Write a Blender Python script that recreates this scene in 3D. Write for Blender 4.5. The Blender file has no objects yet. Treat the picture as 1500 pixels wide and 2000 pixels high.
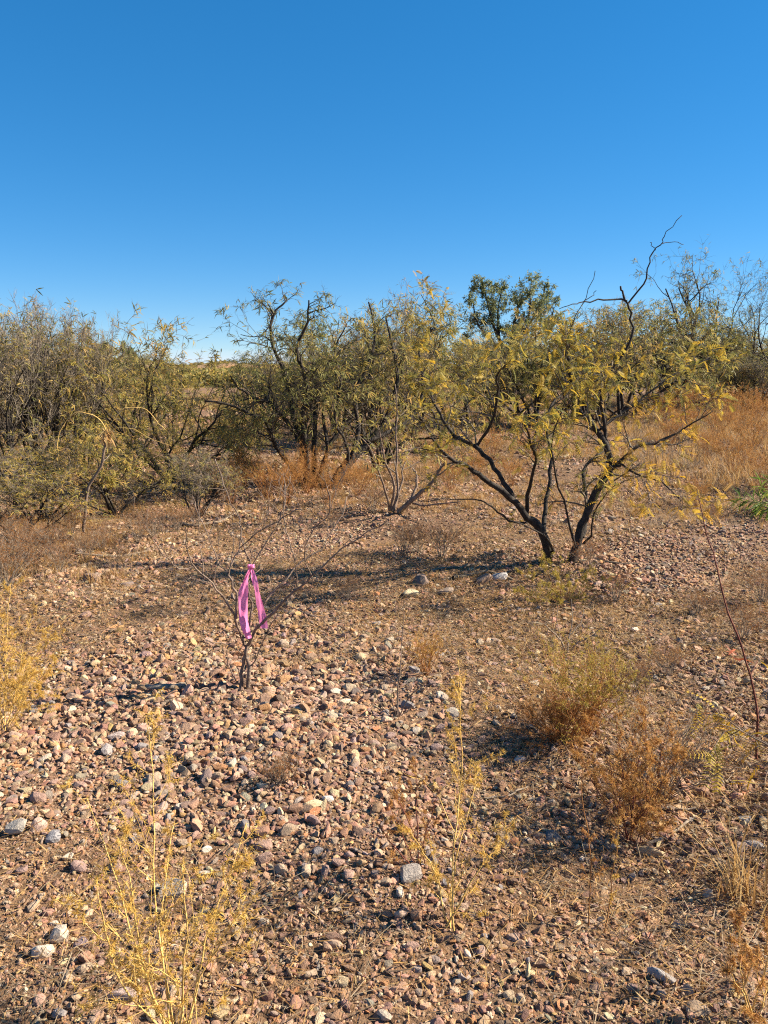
import bpy, math, random
import numpy as np
from mathutils import Vector

# ------------------------------------------------------------------ camera, sky, sun, exposure
SC = bpy.context.scene
C = SC.collection
PITCH = math.radians(10.6)
CAM = Vector((0.0, 0.0, 1.6))
FOC = 1502.0                                   # focal length in photograph pixels (1500 x 2000)
cam_d = bpy.data.cameras.new('camera')
cam_d.sensor_fit = 'VERTICAL'; cam_d.sensor_height = 34.6; cam_d.lens = 34.6 * FOC / 2000.0
cam_d.clip_start = 0.05; cam_d.clip_end = 9000
cam = bpy.data.objects.new('camera', cam_d); C.objects.link(cam)
cam.location = CAM; cam.rotation_euler = (math.pi / 2 - PITCH, 0, 0)
SC.camera = cam

SUN_EL, SUN_AZ = math.radians(34), math.radians(81)      # azimuth clockwise from +Y (view direction): from the right
w = bpy.data.worlds.new('World'); SC.world = w; w.use_nodes = True
nt = w.node_tree; nt.nodes.clear()
wo = nt.nodes.new('ShaderNodeOutputWorld'); bg = nt.nodes.new('ShaderNodeBackground')
sky = nt.nodes.new('ShaderNodeTexSky'); sky.sky_type = 'NISHITA'; sky.sun_disc = False
sky.sun_elevation = SUN_EL; sky.sun_rotation = SUN_AZ
sky.altitude = 2800; sky.air_density = 1.0; sky.dust_density = 0.0; sky.ozone_density = 7.2
hs = nt.nodes.new('ShaderNodeHueSaturation'); hs.inputs['Saturation'].default_value = 1.45
hs.inputs['Value'].default_value = 1.0
gm = nt.nodes.new('ShaderNodeGamma'); gm.inputs['Gamma'].default_value = 0.65
nt.links.new(sky.outputs[0], gm.inputs['Color']); nt.links.new(gm.outputs[0], hs.inputs['Color'])
# thin white cloud bank low over the horizon, all the way round
tc = nt.nodes.new('ShaderNodeTexCoord'); sx = nt.nodes.new('ShaderNodeSeparateXYZ')
nt.links.new(tc.outputs['Generated'], sx.inputs[0])
mp = nt.nodes.new('ShaderNodeMapping'); mp.inputs['Scale'].default_value = (3, 3, 40)
nt.links.new(tc.outputs['Generated'], mp.inputs[0])
nz = nt.nodes.new('ShaderNodeTexNoise'); nz.inputs['Scale'].default_value = 2.0; nz.inputs['Detail'].default_value = 4
nt.links.new(mp.outputs[0], nz.inputs['Vector'])
ad = nt.nodes.new('ShaderNodeMath'); ad.operation = 'MULTIPLY_ADD'; ad.inputs[1].default_value = 0.018; 
nt.links.new(nz.outputs['Fac'], ad.inputs[0]); nt.links.new(sx.outputs['Z'], ad.inputs[2])
mr = nt.nodes.new('ShaderNodeMapRange'); mr.inputs['From Min'].default_value = 0.022; mr.inputs['From Max'].default_value = 0.032
mr.inputs['To Min'].default_value = 0.75; mr.inputs['To Max'].default_value = 0.0
nt.links.new(ad.outputs[0], mr.inputs['Value'])
mx = nt.nodes.new('ShaderNodeMix'); mx.data_type = 'RGBA'
mx.inputs['B'].default_value = (2.6, 3.1, 3.6, 1)
nt.links.new(mr.outputs[0], mx.inputs['Factor']); nt.links.new(hs.outputs[0], mx.inputs['A'])
nt.links.new(mx.outputs['Result'], bg.inputs['Color'])
bg.inputs['Strength'].default_value = 0.105
nt.links.new(bg.outputs[0], wo.inputs['Surface'])

sd = bpy.data.lights.new('sun', 'SUN'); sd.energy = 5.0; sd.angle = math.radians(0.53); sd.color = (1.0, 0.88, 0.70)
sun = bpy.data.objects.new('sun', sd); C.objects.link(sun)
to_sun = Vector((math.sin(SUN_AZ) * math.cos(SUN_EL), math.cos(SUN_AZ) * math.cos(SUN_EL), math.sin(SUN_EL)))
sun.rotation_euler = to_sun.to_track_quat('Z', 'Y').to_euler(); sun.location = to_sun * 40
vs = SC.view_settings
vs.view_transform = 'Standard'; vs.look = 'None'; vs.exposure = 1.45; vs.gamma = 1.0; vs.use_curve_mapping = False
SC.cycles.use_denoising = False; SC.cycles.use_adaptive_sampling = False; SC.cycles.filter_width = 1.15; SC.cycles.sample_clamp_indirect = 4
SC.cycles.max_bounces = 6; SC.cycles.transparent_max_bounces = 8

RNG = np.random.default_rng(7)
R = random.Random(11)

# ------------------------------------------------------------------ terrain function, pixel helpers
def hgt(x, y):
    x = np.asarray(x, float); y = np.asarray(y, float)
    h = (0.030 * np.sin(1.1 * x + 0.7 * y + 1.0) + 0.022 * np.sin(2.3 * y - 0.9 * x + 0.4)
         + 0.012 * np.sin(4.1 * x + 3.3 * y) + 0.010 * np.sin(5.7 * y - 4.4 * x + 2.0))
    r = np.hypot(x, y)
    far = np.clip((r - 14) / 30, 0, 1)
    h = h * (1 - 0.5 * far) + far * (0.10 * np.sin(x * 0.13 + 1) * np.sin(y * 0.09))
    return h
def h1(x, y): return float(hgt(x, y))
def ray(px, py):
    u = (px - 750) / FOC; v = (1000 - py) / FOC
    return Vector((u, math.cos(PITCH) + v * math.sin(PITCH), -math.sin(PITCH) + v * math.cos(PITCH)))
def at(px, py, Y):
    d = ray(px, py); return CAM + d * (Y / d.y)
def gp(px, py):
    d = ray(px, py); z = 0.0
    for _ in range(12):
        p = CAM + d * ((z - CAM.z) / d.z); z = h1(p.x, p.y)
    return Vector((p.x, p.y, z))
def gx(px, dist):
    """ground point at a forward distance, under a photograph column"""
    x = (px - 750) / FOC * (dist * math.cos(PITCH) + 1.6 * math.sin(PITCH)); return Vector((x, dist, h1(x, dist)))
def hfor(top_py, dist):
    return at(750, top_py, dist).z

def noise2(x, y, s=1.0, ph=0.0):
    return (np.sin(x * 1.3 * s + 1.7 * np.sin(y * 0.7 * s + ph)) + np.sin(y * 1.1 * s + 1.3 * np.sin(x * 0.9 * s + 2 + ph))) * 0.5

# ------------------------------------------------------------------ materials
def new_mat(name):
    m = bpy.data.materials.new(name); m.use_nodes = True; n = m.node_tree
    b = n.nodes['Principled BSDF']; b.inputs['Roughness'].default_value = 0.85
    b.inputs['Specular IOR Level'].default_value = 0.25
    return m, n, b
def ramp(n, stops, interp='LINEAR'):
    r = n.nodes.new('ShaderNodeValToRGB'); e = r.color_ramp; e.interpolation = interp
    while len(e.elements) < len(stops): e.elements.new(0.5)
    for el, (p, c) in zip(e.elements, stops): el.position = p; el.color = (*c, 1)
    return r
def noise(n, scale, detail=4, vec=None, rough=0.6):
    t = n.nodes.new('ShaderNodeTexNoise'); t.inputs['Scale'].default_value = scale
    t.inputs['Detail'].default_value = detail; t.inputs['Roughness'].default_value = rough
    if vec is not None: n.links.new(vec, t.inputs['Vector'])
    return t
def bump(n, b, src, strength, dist):
    bp = n.nodes.new('ShaderNodeBump'); bp.inputs['Strength'].default_value = strength; bp.inputs['Distance'].default_value = dist
    n.links.new(src, bp.inputs['Height']); n.links.new(bp.outputs[0], b.inputs['Normal']); return bp
def bark(name, c1, c2, scale=30):
    m, n, b = new_mat(name)
    g = n.nodes.new('ShaderNodeNewGeometry')
    t = noise(n, scale, 5, g.outputs['Position']); r = ramp(n, [(0.3, c1), (0.7, c2)])
    n.links.new(t.outputs['Fac'], r.inputs[0]); n.links.new(r.outputs[0], b.inputs['Base Color'])
    t2 = noise(n, scale * 3, 4, g.outputs['Position']); bump(n, b, t2.outputs['Fac'], 0.7, 0.01)
    b.inputs['Roughness'].default_value = 0.8
    return m
def leafmat(name, stops, trans=0.45):
    m, n, b = new_mat(name)
    a = n.nodes.new('ShaderNodeAttribute'); a.attribute_name = 'tint'
    r = ramp(n, stops); n.links.new(a.outputs['Fac'], r.inputs[0])
    n.links.new(r.outputs[0], b.inputs['Base Color']); b.inputs['Roughness'].default_value = 0.6
    tr = n.nodes.new('ShaderNodeBsdfTranslucent'); n.links.new(r.outputs[0], tr.inputs['Color'])
    mix = n.nodes.new('ShaderNodeMixShader'); mix.inputs[0].default_value = trans
    n.links.new(b.outputs[0], mix.inputs[1]); n.links.new(tr.outputs[0], mix.inputs[2])
    n.links.new(mix.outputs[0], n.nodes['Material Output'].inputs['Surface'])
    return m
M = {}
M['bark'] = bark('dark_bark', (0.010, 0.008, 0.007), (0.06, 0.048, 0.038))
M['darktwig'] = bark('dark_twig_bark', (0.03, 0.024, 0.018), (0.13, 0.105, 0.08), 18)
M['twig'] = bark('twig_bark', (0.07, 0.055, 0.04), (0.24, 0.195, 0.14), 18)
M['greytwig'] = bark('grey_twig_bark', (0.11, 0.088, 0.066), (0.32, 0.265, 0.205), 18)
M['sapling'] = bark('sapling_bark', (0.085, 0.058, 0.043), (0.30, 0.22, 0.165), 25)
M['redstem'] = bark('red_stem', (0.09, 0.022, 0.016), (0.20, 0.07, 0.045), 25)
M['straw'] = bark('straw_stem', (0.50, 0.30, 0.08), (0.72, 0.50, 0.18), 15)
M['ruststem'] = bark('rust_stem', (0.22, 0.085, 0.03), (0.40, 0.19, 0.06), 15)
M['deadwood'] = bark('dead_wood', (0.12, 0.09, 0.065), (0.36, 0.29, 0.22), 22)
GREEN, OLIVE, YEL, GOLD, TAN = (0.12, 0.145, 0.045), (0.24, 0.225, 0.075), (0.42, 0.33, 0.09), (0.60, 0.35, 0.03), (0.52, 0.32, 0.14)
M['leaf_main'] = leafmat('mesquite_leaf', [(0.0, (0.15, 0.17, 0.04)), (0.25, (0.32, 0.27, 0.06)), (0.55, (0.52, 0.37, 0.05)), (0.8, GOLD), (1.0, TAN)])
M['leaf_olive'] = leafmat('thicket_leaf', [(0.0, GREEN), (0.4, OLIVE), (0.75, YEL), (1.0, (0.48, 0.31, 0.11))])
M['leaf_yellow'] = leafmat('yellow_leaf', [(0.0, OLIVE), (0.35, (0.28, 0.25, 0.06)), (0.7, (0.45, 0.33, 0.07)), (1.0, (0.50, 0.30, 0.10))])
M['leaf_dark'] = leafmat('evergreen_leaf', [(0.0, (0.11, 0.14, 0.06)), (0.6, (0.22, 0.245, 0.11)), (1.0, (0.35, 0.34, 0.15))], 0.5)
M['leaf_green'] = leafmat('fresh_green_leaf', [(0.0, (0.07, 0.13, 0.02)), (0.6, (0.16, 0.24, 0.04)), (1.0, (0.36, 0.34, 0.06))])
M['bract'] = leafmat('yellow_bract', [(0.0, (0.38, 0.20, 0.04)), (0.5, (0.64, 0.41, 0.08)), (1.0, (0.76, 0.55, 0.16))], 0.45)
M['rust'] = leafmat('rust_bract', [(0.0, (0.26, 0.10, 0.03)), (0.5, (0.46, 0.22, 0.06)), (1.0, (0.62, 0.37, 0.10))], 0.42)
M['snake'] = leafmat('snakeweed_tip', [(0.0, (0.20, 0.15, 0.06)), (0.5, (0.38, 0.29, 0.06)), (1.0, (0.55, 0.42, 0.06))], 0.35)
M['drygrass'] = leafmat('dry_grass_blade', [(0.0, (0.30, 0.15, 0.055)), (0.5, (0.46, 0.28, 0.10)), (1.0, (0.60, 0.42, 0.19))], 0.4)
M['greygrass'] = leafmat('grey_grass_blade', [(0.0, (0.14, 0.10, 0.065)), (0.5, (0.30, 0.22, 0.14)), (1.0, (0.46, 0.36, 0.23))], 0.3)
M['pod'] = leafmat('red_pod', [(0.0, (0.25, 0.05, 0.02)), (1.0, (0.42, 0.11, 0.04))], 0.2)

def stone_mat(name, instanced):
    m, n, b = new_mat(name)
    tcn = n.nodes.new('ShaderNodeTexCoord')
    if instanced:
        a = n.nodes.new('ShaderNodeAttribute'); a.attribute_type = 'INSTANCER'; a.attribute_name = 'col'; col = a.outputs['Color']
    else:
        a = n.nodes.new('ShaderNodeObjectInfo'); col = a.outputs['Color']
    oi = n.nodes.new('ShaderNodeObjectInfo')
    ofs = n.nodes.new('ShaderNodeVectorMath'); ofs.operation = 'MULTIPLY_ADD'
    cmb = n.nodes.new('ShaderNodeCombineXYZ')
    for k in range(3): n.links.new(oi.outputs['Random'], cmb.inputs[k])
    n.links.new(cmb.outputs[0], ofs.inputs[0]); ofs.inputs[1].default_value = (37, 17, 53); n.links.new(tcn.outputs['Object'], ofs.inputs[2])
    t = noise(n, 1.6, 5, ofs.outputs[0], 0.65)
    r = ramp(n, [(0.25, (0.62, 0.58, 0.55)), (0.5, (1.0, 1.0, 1.0)), (0.75, (1.25, 1.2, 1.15))]); n.links.new(t.outputs['Fac'], r.inputs[0])
    mu = n.nodes.new('ShaderNodeMix'); mu.data_type = 'RGBA'; mu.blend_type = 'MULTIPLY'; mu.inputs['Factor'].default_value = 1.0
    n.links.new(col, mu.inputs['A']); n.links.new(r.outputs[0], mu.inputs['B'])
    t2 = noise(n, 9, 3, ofs.outputs[0], 0.7)
    r2 = ramp(n, [(0.60, (0, 0, 0)), (0.70, (1, 1, 1))]); n.links.new(t2.outputs['Fac'], r2.inputs[0])
    m2 = n.nodes.new('ShaderNodeMix'); m2.data_type = 'RGBA'; m2.inputs['B'].default_value = (0.22, 0.15, 0.10, 1)
    sc = n.nodes.new('ShaderNodeMath'); sc.operation = 'MULTIPLY'; sc.inputs[1].default_value = 0.45
    n.links.new(r2.outputs[0], sc.inputs[0]); n.links.new(sc.outputs[0], m2.inputs['Factor'])
    n.links.new(mu.outputs['Result'], m2.inputs['A']); n.links.new(m2.outputs['Result'], b.inputs['Base Color'])
    t3 = noise(n, 5, 4, ofs.outputs[0], 0.7); bump(n, b, t3.outputs['Fac'], 0.5, 0.25)
    b.inputs['Roughness'].default_value = 0.75
    return m
M['gravel'] = stone_mat('gravel_stone', True)
M['stone'] = stone_mat('loose_stone', False)

def ground_mat():
    m, n, b = new_mat('desert_soil')
    g = n.nodes.new('ShaderNodeNewGeometry'); P = g.outputs['Position']
    t1 = noise(n, 0.55, 5, P); t2 = noise(n, 14, 6, P, 0.7); t3 = noise(n, 90, 4, P, 0.7)
    r1 = ramp(n, [(0.3, (0.17, 0.108, 0.065)), (0.55, (0.245, 0.155, 0.09)), (0.75, (0.29, 0.17, 0.085))]); n.links.new(t1.outputs['Fac'], r1.inputs[0])
    r2 = ramp(n, [(0.3, (0.55, 0.52, 0.5)), (0.55, (1, 1, 1)), (0.75, (1.35, 1.25, 1.15))]); n.links.new(t2.outputs['Fac'], r2.inputs[0])
    mu = n.nodes.new('ShaderNodeMix'); mu.data_type = 'RGBA'; mu.blend_type = 'MULTIPLY'; mu.inputs['Factor'].default_value = 1
    n.links.new(r1.outputs[0], mu.inputs['A']); n.links.new(r2.outputs[0], mu.inputs['B'])
    vo = n.nodes.new('ShaderNodeTexVoronoi'); vo.inputs['Scale'].default_value = 45; n.links.new(P, vo.inputs['Vector'])
    hsv = n.nodes.new('ShaderNodeSeparateColor'); n.links.new(vo.outputs['Color'], hsv.inputs[0])
    r3 = ramp(n, [(0.0, (0.5, 0.45, 0.42)), (0.5, (0.95, 0.9, 0.88)), (1.0, (1.5, 1.4, 1.35))]); n.links.new(hsv.outputs[0], r3.inputs[0])
    m3 = n.nodes.new('ShaderNodeMix'); m3.data_type = 'RGBA'; m3.blend_type = 'MULTIPLY'; m3.inputs['Factor'].default_value = 0.8
    n.links.new(mu.outputs['Result'], m3.inputs['A']); n.links.new(r3.outputs[0], m3.inputs['B'])
    n.links.new(m3.outputs['Result'], b.inputs['Base Color'])
    s = n.nodes.new('ShaderNodeMath'); s.operation = 'MULTIPLY_ADD'; s.inputs[1].default_value = 0.5
    n.links.new(t3.outputs['Fac'], s.inputs[0]); n.links.new(t2.outputs['Fac'], s.inputs[2])
    bump(n, b, s.outputs[0], 0.9, 0.03); b.inputs['Roughness'].default_value = 0.95
    return m
M['soil'] = ground_mat()
def hill_mat():
    m, n, b = new_mat('hill_soil')
    g = n.nodes.new('ShaderNodeNewGeometry'); P = g.outputs['Position']
    t1 = noise(n, 0.05, 5, P); r1 = ramp(n, [(0.38, (0.24, 0.16, 0.085)), (0.5, (0.27, 0.17, 0.085)), (0.66, (0.36, 0.18, 0.08))])
    n.links.new(t1.outputs['Fac'], r1.inputs[0]); n.links.new(r1.outputs[0], b.inputs['Base Color'])
    t2 = noise(n, 1.2, 5, P); bump(n, b, t2.outputs['Fac'], 0.8, 0.5)
    return m
M['hill'] = hill_mat()
def ribbon_mat():
    m, n, b = new_mat('pink_flagging')
    g = n.nodes.new('ShaderNodeNewGeometry'); t = noise(n, 12, 2, g.outputs['Position'])
    r = ramp(n, [(0.3, (0.93, 0.22, 0.48)), (0.7, (0.96, 0.33, 0.60))]); n.links.new(t.outputs['Fac'], r.inputs[0])
    n.links.new(r.outputs[0], b.inputs['Base Color']); b.inputs['Roughness'].default_value = 0.36
    b.inputs['Specular IOR Level'].default_value = 0.7
    tr = n.nodes.new('ShaderNodeBsdfTranslucent'); n.links.new(r.outputs[0], tr.inputs['Color'])
    mix = n.nodes.new('ShaderNodeMixShader'); mix.inputs[0].default_value = 0.3
    n.links.new(b.outputs[0], mix.inputs[1]); n.links.new(tr.outputs[0], mix.inputs[2])
    n.links.new(mix.outputs[0], n.nodes['Material Output'].inputs['Surface'])
    return m
M['pink'] = ribbon_mat()
M['cactus'] = bark('cactus_skin', (0.035, 0.05, 0.025), (0.09, 0.11, 0.05), 3)

# ------------------------------------------------------------------ mesh helpers
def make_mesh(name, V, quads=None, tris=None, mat=None, tint=None, smooth=True):
    me = bpy.data.meshes.new(name); V = np.asarray(V, np.float32)
    nq = 0 if quads is None else len(quads); n3 = 0 if tris is None else len(tris)
    me.vertices.add(len(V)); me.vertices.foreach_set('co', V.ravel())
    li = []
    if nq: li.append(np.asarray(quads, np.int32).ravel())
    if n3: li.append(np.asarray(tris, np.int32).ravel())
    li = np.concatenate(li); me.loops.add(len(li)); me.loops.foreach_set('vertex_index', li)
    st = np.concatenate([np.arange(nq) * 4, nq * 4 + np.arange(n3) * 3]).astype(np.int32)
    me.polygons.add(nq + n3); me.polygons.foreach_set('loop_start', st)
    me.polygons.foreach_set('use_smooth', np.full(nq + n3, smooth))
    if tint is not None:
        a = me.attributes.new('tint', 'FLOAT', 'POINT'); a.data.foreach_set('value', np.asarray(tint, np.float32))
    if mat is not None: me.materials.append(mat)
    me.update(calc_edges=True); me.validate()
    return me
def link(name, me, parent=None, **props):
    o = bpy.data.objects.new(name, me); C.objects.link(o)
    if parent is not None: o.parent = parent
    for k, v in props.items(): o[k] = v
    return o
def thing(name, label, cat, loc=(0, 0, 0), group=None):
    o = bpy.data.objects.new(name, None); C.objects.link(o); o.location = loc; o.empty_display_size = 0.1
    o['label'] = label; o['category'] = cat
    if group: o['group'] = group
    return o
def dup(root, loc, rotz, scale, label=None, group=None):
    r = root.copy(); C.objects.link(r); r.location = loc; r.rotation_euler = (0, 0, rotz); r.scale = scale
    if label: r['label'] = label
    if group: r['group'] = group
    elif group == '' and 'group' in r: del r['group']
    for ch in list(root.children):
        c = ch.copy(); C.objects.link(c); c.parent = r
    return r

def tubes(lines, sides):
    """lines: list of (pts Nx3, radii N). Returns V, quads."""
    by = {}
    for p, r in lines: by.setdefault(len(p), []).append((p, r))
    VV, QQ, base = [], [], 0
    ang = np.arange(sides) * 2 * math.pi / sides
    for n, ls in by.items():
        P = np.array([l[0] for l in ls], float); Rr = np.array([l[1] for l in ls], float)
        T = np.gradient(P, axis=1); T /= np.linalg.norm(T, axis=2, keepdims=True) + 1e-9
        Q = P - P.mean(1, keepdims=True)
        cov = np.einsum('mij,mik->mjk', Q, Q) + np.eye(3) * 1e-12
        _, ev = np.linalg.eigh(cov); ref = ev[:, :, 0][:, None, :]
        N = np.cross(T, np.broadcast_to(ref, T.shape)); N /= np.linalg.norm(N, axis=2, keepdims=True) + 1e-9
        B = np.cross(T, N)
        ring = (P[:, :, None, :] + Rr[:, :, None, None] * (np.cos(ang)[None, None, :, None] * N[:, :, None, :] + np.sin(ang)[None, None, :, None] * B[:, :, None, :]))
        m = len(ls); VV.append(ring.reshape(-1, 3))
        idx = base + np.arange(m * n * sides).reshape(m, n, sides)
        a = idx[:, :-1, :]; b = idx[:, 1:, :]
        q = np.stack([a, np.roll(a, -1, 2), np.roll(b, -1, 2), b], -1).reshape(-1, 4)
        QQ.append(q); base += m * n * sides
    return np.concatenate(VV), np.concatenate(QQ)
def tube_obj(name, lines, sides, mat, parent, origin, **props):
    if not lines: return None
    V, Q = tubes(lines, sides)
    return link(name, make_mesh(name, V - np.array(origin), Q, None, mat), parent, **props)

# ---- leaf templates: verts along +X, faces; returns V (k,3), quads
def tpl_frond(pairs=8, L=0.095, w=0.022, curve=0.25):
    """a pinnate leaf: a thin rachis with two rows of narrow leaflets"""
    V, Q = [], []
    def pt(t): return np.array([L * t, 0, -curve * L * t * t])
    k = 0
    for i in range(pairs):
        t = (i + 0.6) / pairs; c = pt(t); ww = w * (1 - 0.55 * abs(t - 0.45)); hw = L / pairs * 0.32
        for s in (-1, 1):
            tip = c + np.array([ww * 0.45, s * ww, -0.25 * ww])
            V += [c + [-hw, 0, 0], c + [hw, 0, 0], tip + [hw * .7, 0, 0], tip + [-hw * .7, 0, 0]]
            Q.append([k, k + 1, k + 2, k + 3]); k += 4
    return np.array(V, float), np.array(Q)
def tpl_strip(L=0.09, w=0.022, curve=0.3, n=2):
    V, Q = [], []
    for i in range(n + 1):
        t = i / n; ww = w * 0.5 * (1 - 0.75 * abs(2 * t - 0.9))
        c = np.array([L * t, 0, -curve * L * t * t]); V += [c + [0, ww, 0], c + [0, -ww, 0]]
    for i in range(n): Q.append([2 * i, 2 * i + 1, 2 * i + 3, 2 * i + 2])
    return np.array(V, float), np.array(Q)
def tpl_pair(L=0.09, w=0.014, curve=0.35, spread=0.6):
    a, qa = tpl_strip(L, w, curve); b = a.copy(); out_v = []
    for s, arr in ((1, a), (-1, b)):
        c, si = math.cos(spread * s), math.sin(spread * s)
        r = arr.copy(); r[:, 0] = arr[:, 0] * c - arr[:, 1] * si; r[:, 1] = arr[:, 0] * si + arr[:, 1] * c; out_v.append(r)
    return np.concatenate(out_v), np.concatenate([qa, qa + len(a)])
def tpl_cluster(rng, n=3, L=0.012, w=0.006):
    V, Q, k = [], [], 0
    for i in range(n):
        v, q = tpl_strip(L, w, 0.3, 1); a = rng.uniform(0, 6.28); e = rng.uniform(-0.8, 0.9)
        ca, sa, ce, se = math.cos(a), math.sin(a), math.cos(e), math.sin(e)
        r = np.stack([v[:, 0] * ce * ca - v[:, 1] * sa, v[:, 0] * ce * sa + v[:, 1] * ca, v[:, 0] * se + v[:, 2]], 1)
        V.append(r); Q.append(q + k); k += len(v)
    return np.concatenate(V), np.concatenate(Q)
def leaves_mesh(name, leaves, templates, mat, origin, rng, size=(0.7, 1.3), droop=0.0, roll=1.2, tint_fn=None):
    """leaves: list of (pos, dir)"""
    if not leaves: return None
    P = np.array([l[0] for l in leaves], float); D = np.array([l[1] for l in leaves], float)
    D[:, 2] -= droop; D += rng.normal(0, 0.25, D.shape); D /= np.linalg.norm(D, axis=1, keepdims=True) + 1e-9
    up = np.zeros_like(D); up[:, 2] = 1; up += rng.normal(0, roll * 0.4, up.shape)
    Y = np.cross(up, D); Y /= np.linalg.norm(Y, axis=1, keepdims=True) + 1e-9; Z = np.cross(D, Y)
    S = rng.uniform(size[0], size[1], len(P)); pick = rng.integers(0, len(templates), len(P))
    tint = tint_fn(P) if tint_fn else rng.uniform(0, 1, len(P))
    VV, QQ, TT, base = [], [], [], 0
    for k, (tv, tq) in enumerate(templates):
        ii = np.where(pick == k)[0]
        if not len(ii): continue
        v = (P[ii, None, :] + S[ii, None, None] * (tv[None, :, 0:1] * D[ii, None, :] + tv[None, :, 1:2] * Y[ii, None, :] + tv[None, :, 2:3] * Z[ii, None, :]))
        VV.append(v.reshape(-1, 3)); QQ.append((base + np.arange(len(ii))[:, None, None] * len(tv) + tq[None]).reshape(-1, 4))
        TT.append(np.repeat(tint[ii], len(tv))); base += len(ii) * len(tv)
    return make_mesh(name, np.concatenate(VV) - np.array(origin), np.concatenate(QQ), None, mat, np.clip(np.concatenate(TT), 0, 1), smooth=False)

# ---- branching
def rv(s=1.0): return Vector((R.gauss(0, s), R.gauss(0, s), R.gauss(0, s)))
def side_dir(d, ang):
    a = rv(); a -= d * a.dot(d)
    if a.length < 1e-4: a = Vector((1, 0, 0))
    a.normalize(); return (d * math.cos(ang) + a * math.sin(ang)).normalized()
def grow(out, leaves, p, d, L, r, lev, G):
    n = G['seg'][lev]; st = L / n; pts = [tuple(p)]; rad = [r]; ck = G['crook'][lev]; tp = G['trop'][lev]; last = lev == len(G['seg']) - 1
    dirs = [d.copy()]; zmin = G.get('zmin', 0.05)
    for i in range(n):
        d = d + rv(ck); d.z += tp; d.normalize()
        if p.z < zmin and d.z < 0: d.z = abs(d.z) * 0.3; d.normalize()
        p = p + d * st; t = (i + 1) / n
        pts.append(tuple(p)); rad.append(max(r * (1 - t) ** 0.75, r * G.get('tip', 0.22))); dirs.append(d.copy())
    out[lev].append((pts, rad))
    if lev >= G['leaflev']:
        for i in range(n + 1):
            for _ in range(G['lpn']):
                if R.random() < G['lprob']:
                    f = R.random(); j = min(i, n - 1)
                    q = Vector(pts[j]).lerp(Vector(pts[j + 1]), f)
                    leaves.append((tuple(q), tuple(side_dir(dirs[j], R.uniform(0.5, 1.3)))))
    if not last:
        k = G['n'][lev]; k = max(1, int(k * R.uniform(0.75, 1.25) + 0.5))
        for c in range(k):
            t = R.uniform(G.get('t0', 0.25), 1.0) ** 0.8; f = t * n; j = min(int(f), n - 1)
            q = Vector(pts[j]).lerp(Vector(pts[j + 1]), f - j); dd = side_dir(dirs[j], G['ang'][lev] * R.uniform(0.6, 1.4))
            rr = max(rad[j] * 0.62, G.get('rmin', 0.0012))
            grow(out, leaves, q, dd, L * G['ratio'][lev] * R.uniform(0.6, 1.25) * (1.15 - 0.5 * t), max(min(rr, r * 0.6), G.get('rmin', 0)), lev + 1, G)
def smooth_line(ps, rs, jit=0.0, per=3):
    ps = [Vector(p) for p in ps]; P, Q = [], []
    for i in range(len(ps) - 1):
        p0 = ps[max(i - 1, 0)]; p1 = ps[i]; p2 = ps[i + 1]; p3 = ps[min(i + 2, len(ps) - 1)]
        for k in range(per):
            t = k / per
            v = 0.5 * ((2 * p1) + (p2 - p0) * t + (2 * p0 - 5 * p1 + 4 * p2 - p3) * t * t + (3 * p1 - p0 - 3 * p2 + p3) * t ** 3)
            if i + k > 0: v = v + rv(jit)
            P.append(tuple(v)); Q.append((rs[i] * (1 - t) + rs[i + 1] * t) * (1 + R.uniform(-.08, .08)))
    P.append(tuple(ps[-1])); Q.append(rs[-1]); P.append(tuple(ps[-1] + (ps[-1] - ps[-2]).normalized() * rs[-1] * 0.5)); Q.append(rs[-1] * 0.1)
    return P, Q

# ------------------------------------------------------------------ ground, hill
def build_ground():
    n = 240; s = np.linspace(-1, 1, n); k = 9.0
    xs = 4000 * np.sinh(k * s) / math.sinh(k); ys = xs + 4.0
    X, Y = np.meshgrid(xs, ys); Z = hgt(X, Y); V = np.stack([X.ravel(), Y.ravel(), Z.ravel()], 1)
    i = np.arange(n * n).reshape(n, n); Q = np.stack([i[:-1, :-1], i[:-1, 1:], i[1:, 1:], i[1:, :-1]], -1).reshape(-1, 4)
    link('ground', make_mesh('ground', V, Q, None, M['soil']), kind='structure')
build_ground()
def hill_z(x, y):
    if y < 165 or y > 330 or x < -190 or x > 10: return -9.0
    a = math.exp(-((x + 92) / 38) ** 2) * 4.0 + math.exp(-((x + 30) / 26) ** 2) * 2.5
    t = (y - 165) / 50.0; prof = min(1, t) * (1 if y < 280 else max(0, 1 - (y - 280) / 50)); prof = prof * prof * (3 - 2 * prof)
    return a * prof + 0.5 * math.sin(x * 0.21 + y * 0.05) * prof + 0.25 * math.sin(x * 0.6 + 1) * prof - 0.3
def build_hill():
    nx, ny = 120, 26; X = np.linspace(-190, 10, nx); Y = np.linspace(165, 330, ny)
    V = [(x, y, hill_z(x, y)) for y in Y for x in X]
    I = np.arange(nx * ny).reshape(ny, nx); Q = np.stack([I[:-1, :-1], I[:-1, 1:], I[1:, 1:], I[1:, :-1]], -1).reshape(-1, 4)
    link('hill', make_mesh('hill', V, Q, None, M['hill']), kind='structure')
build_hill()

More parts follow.
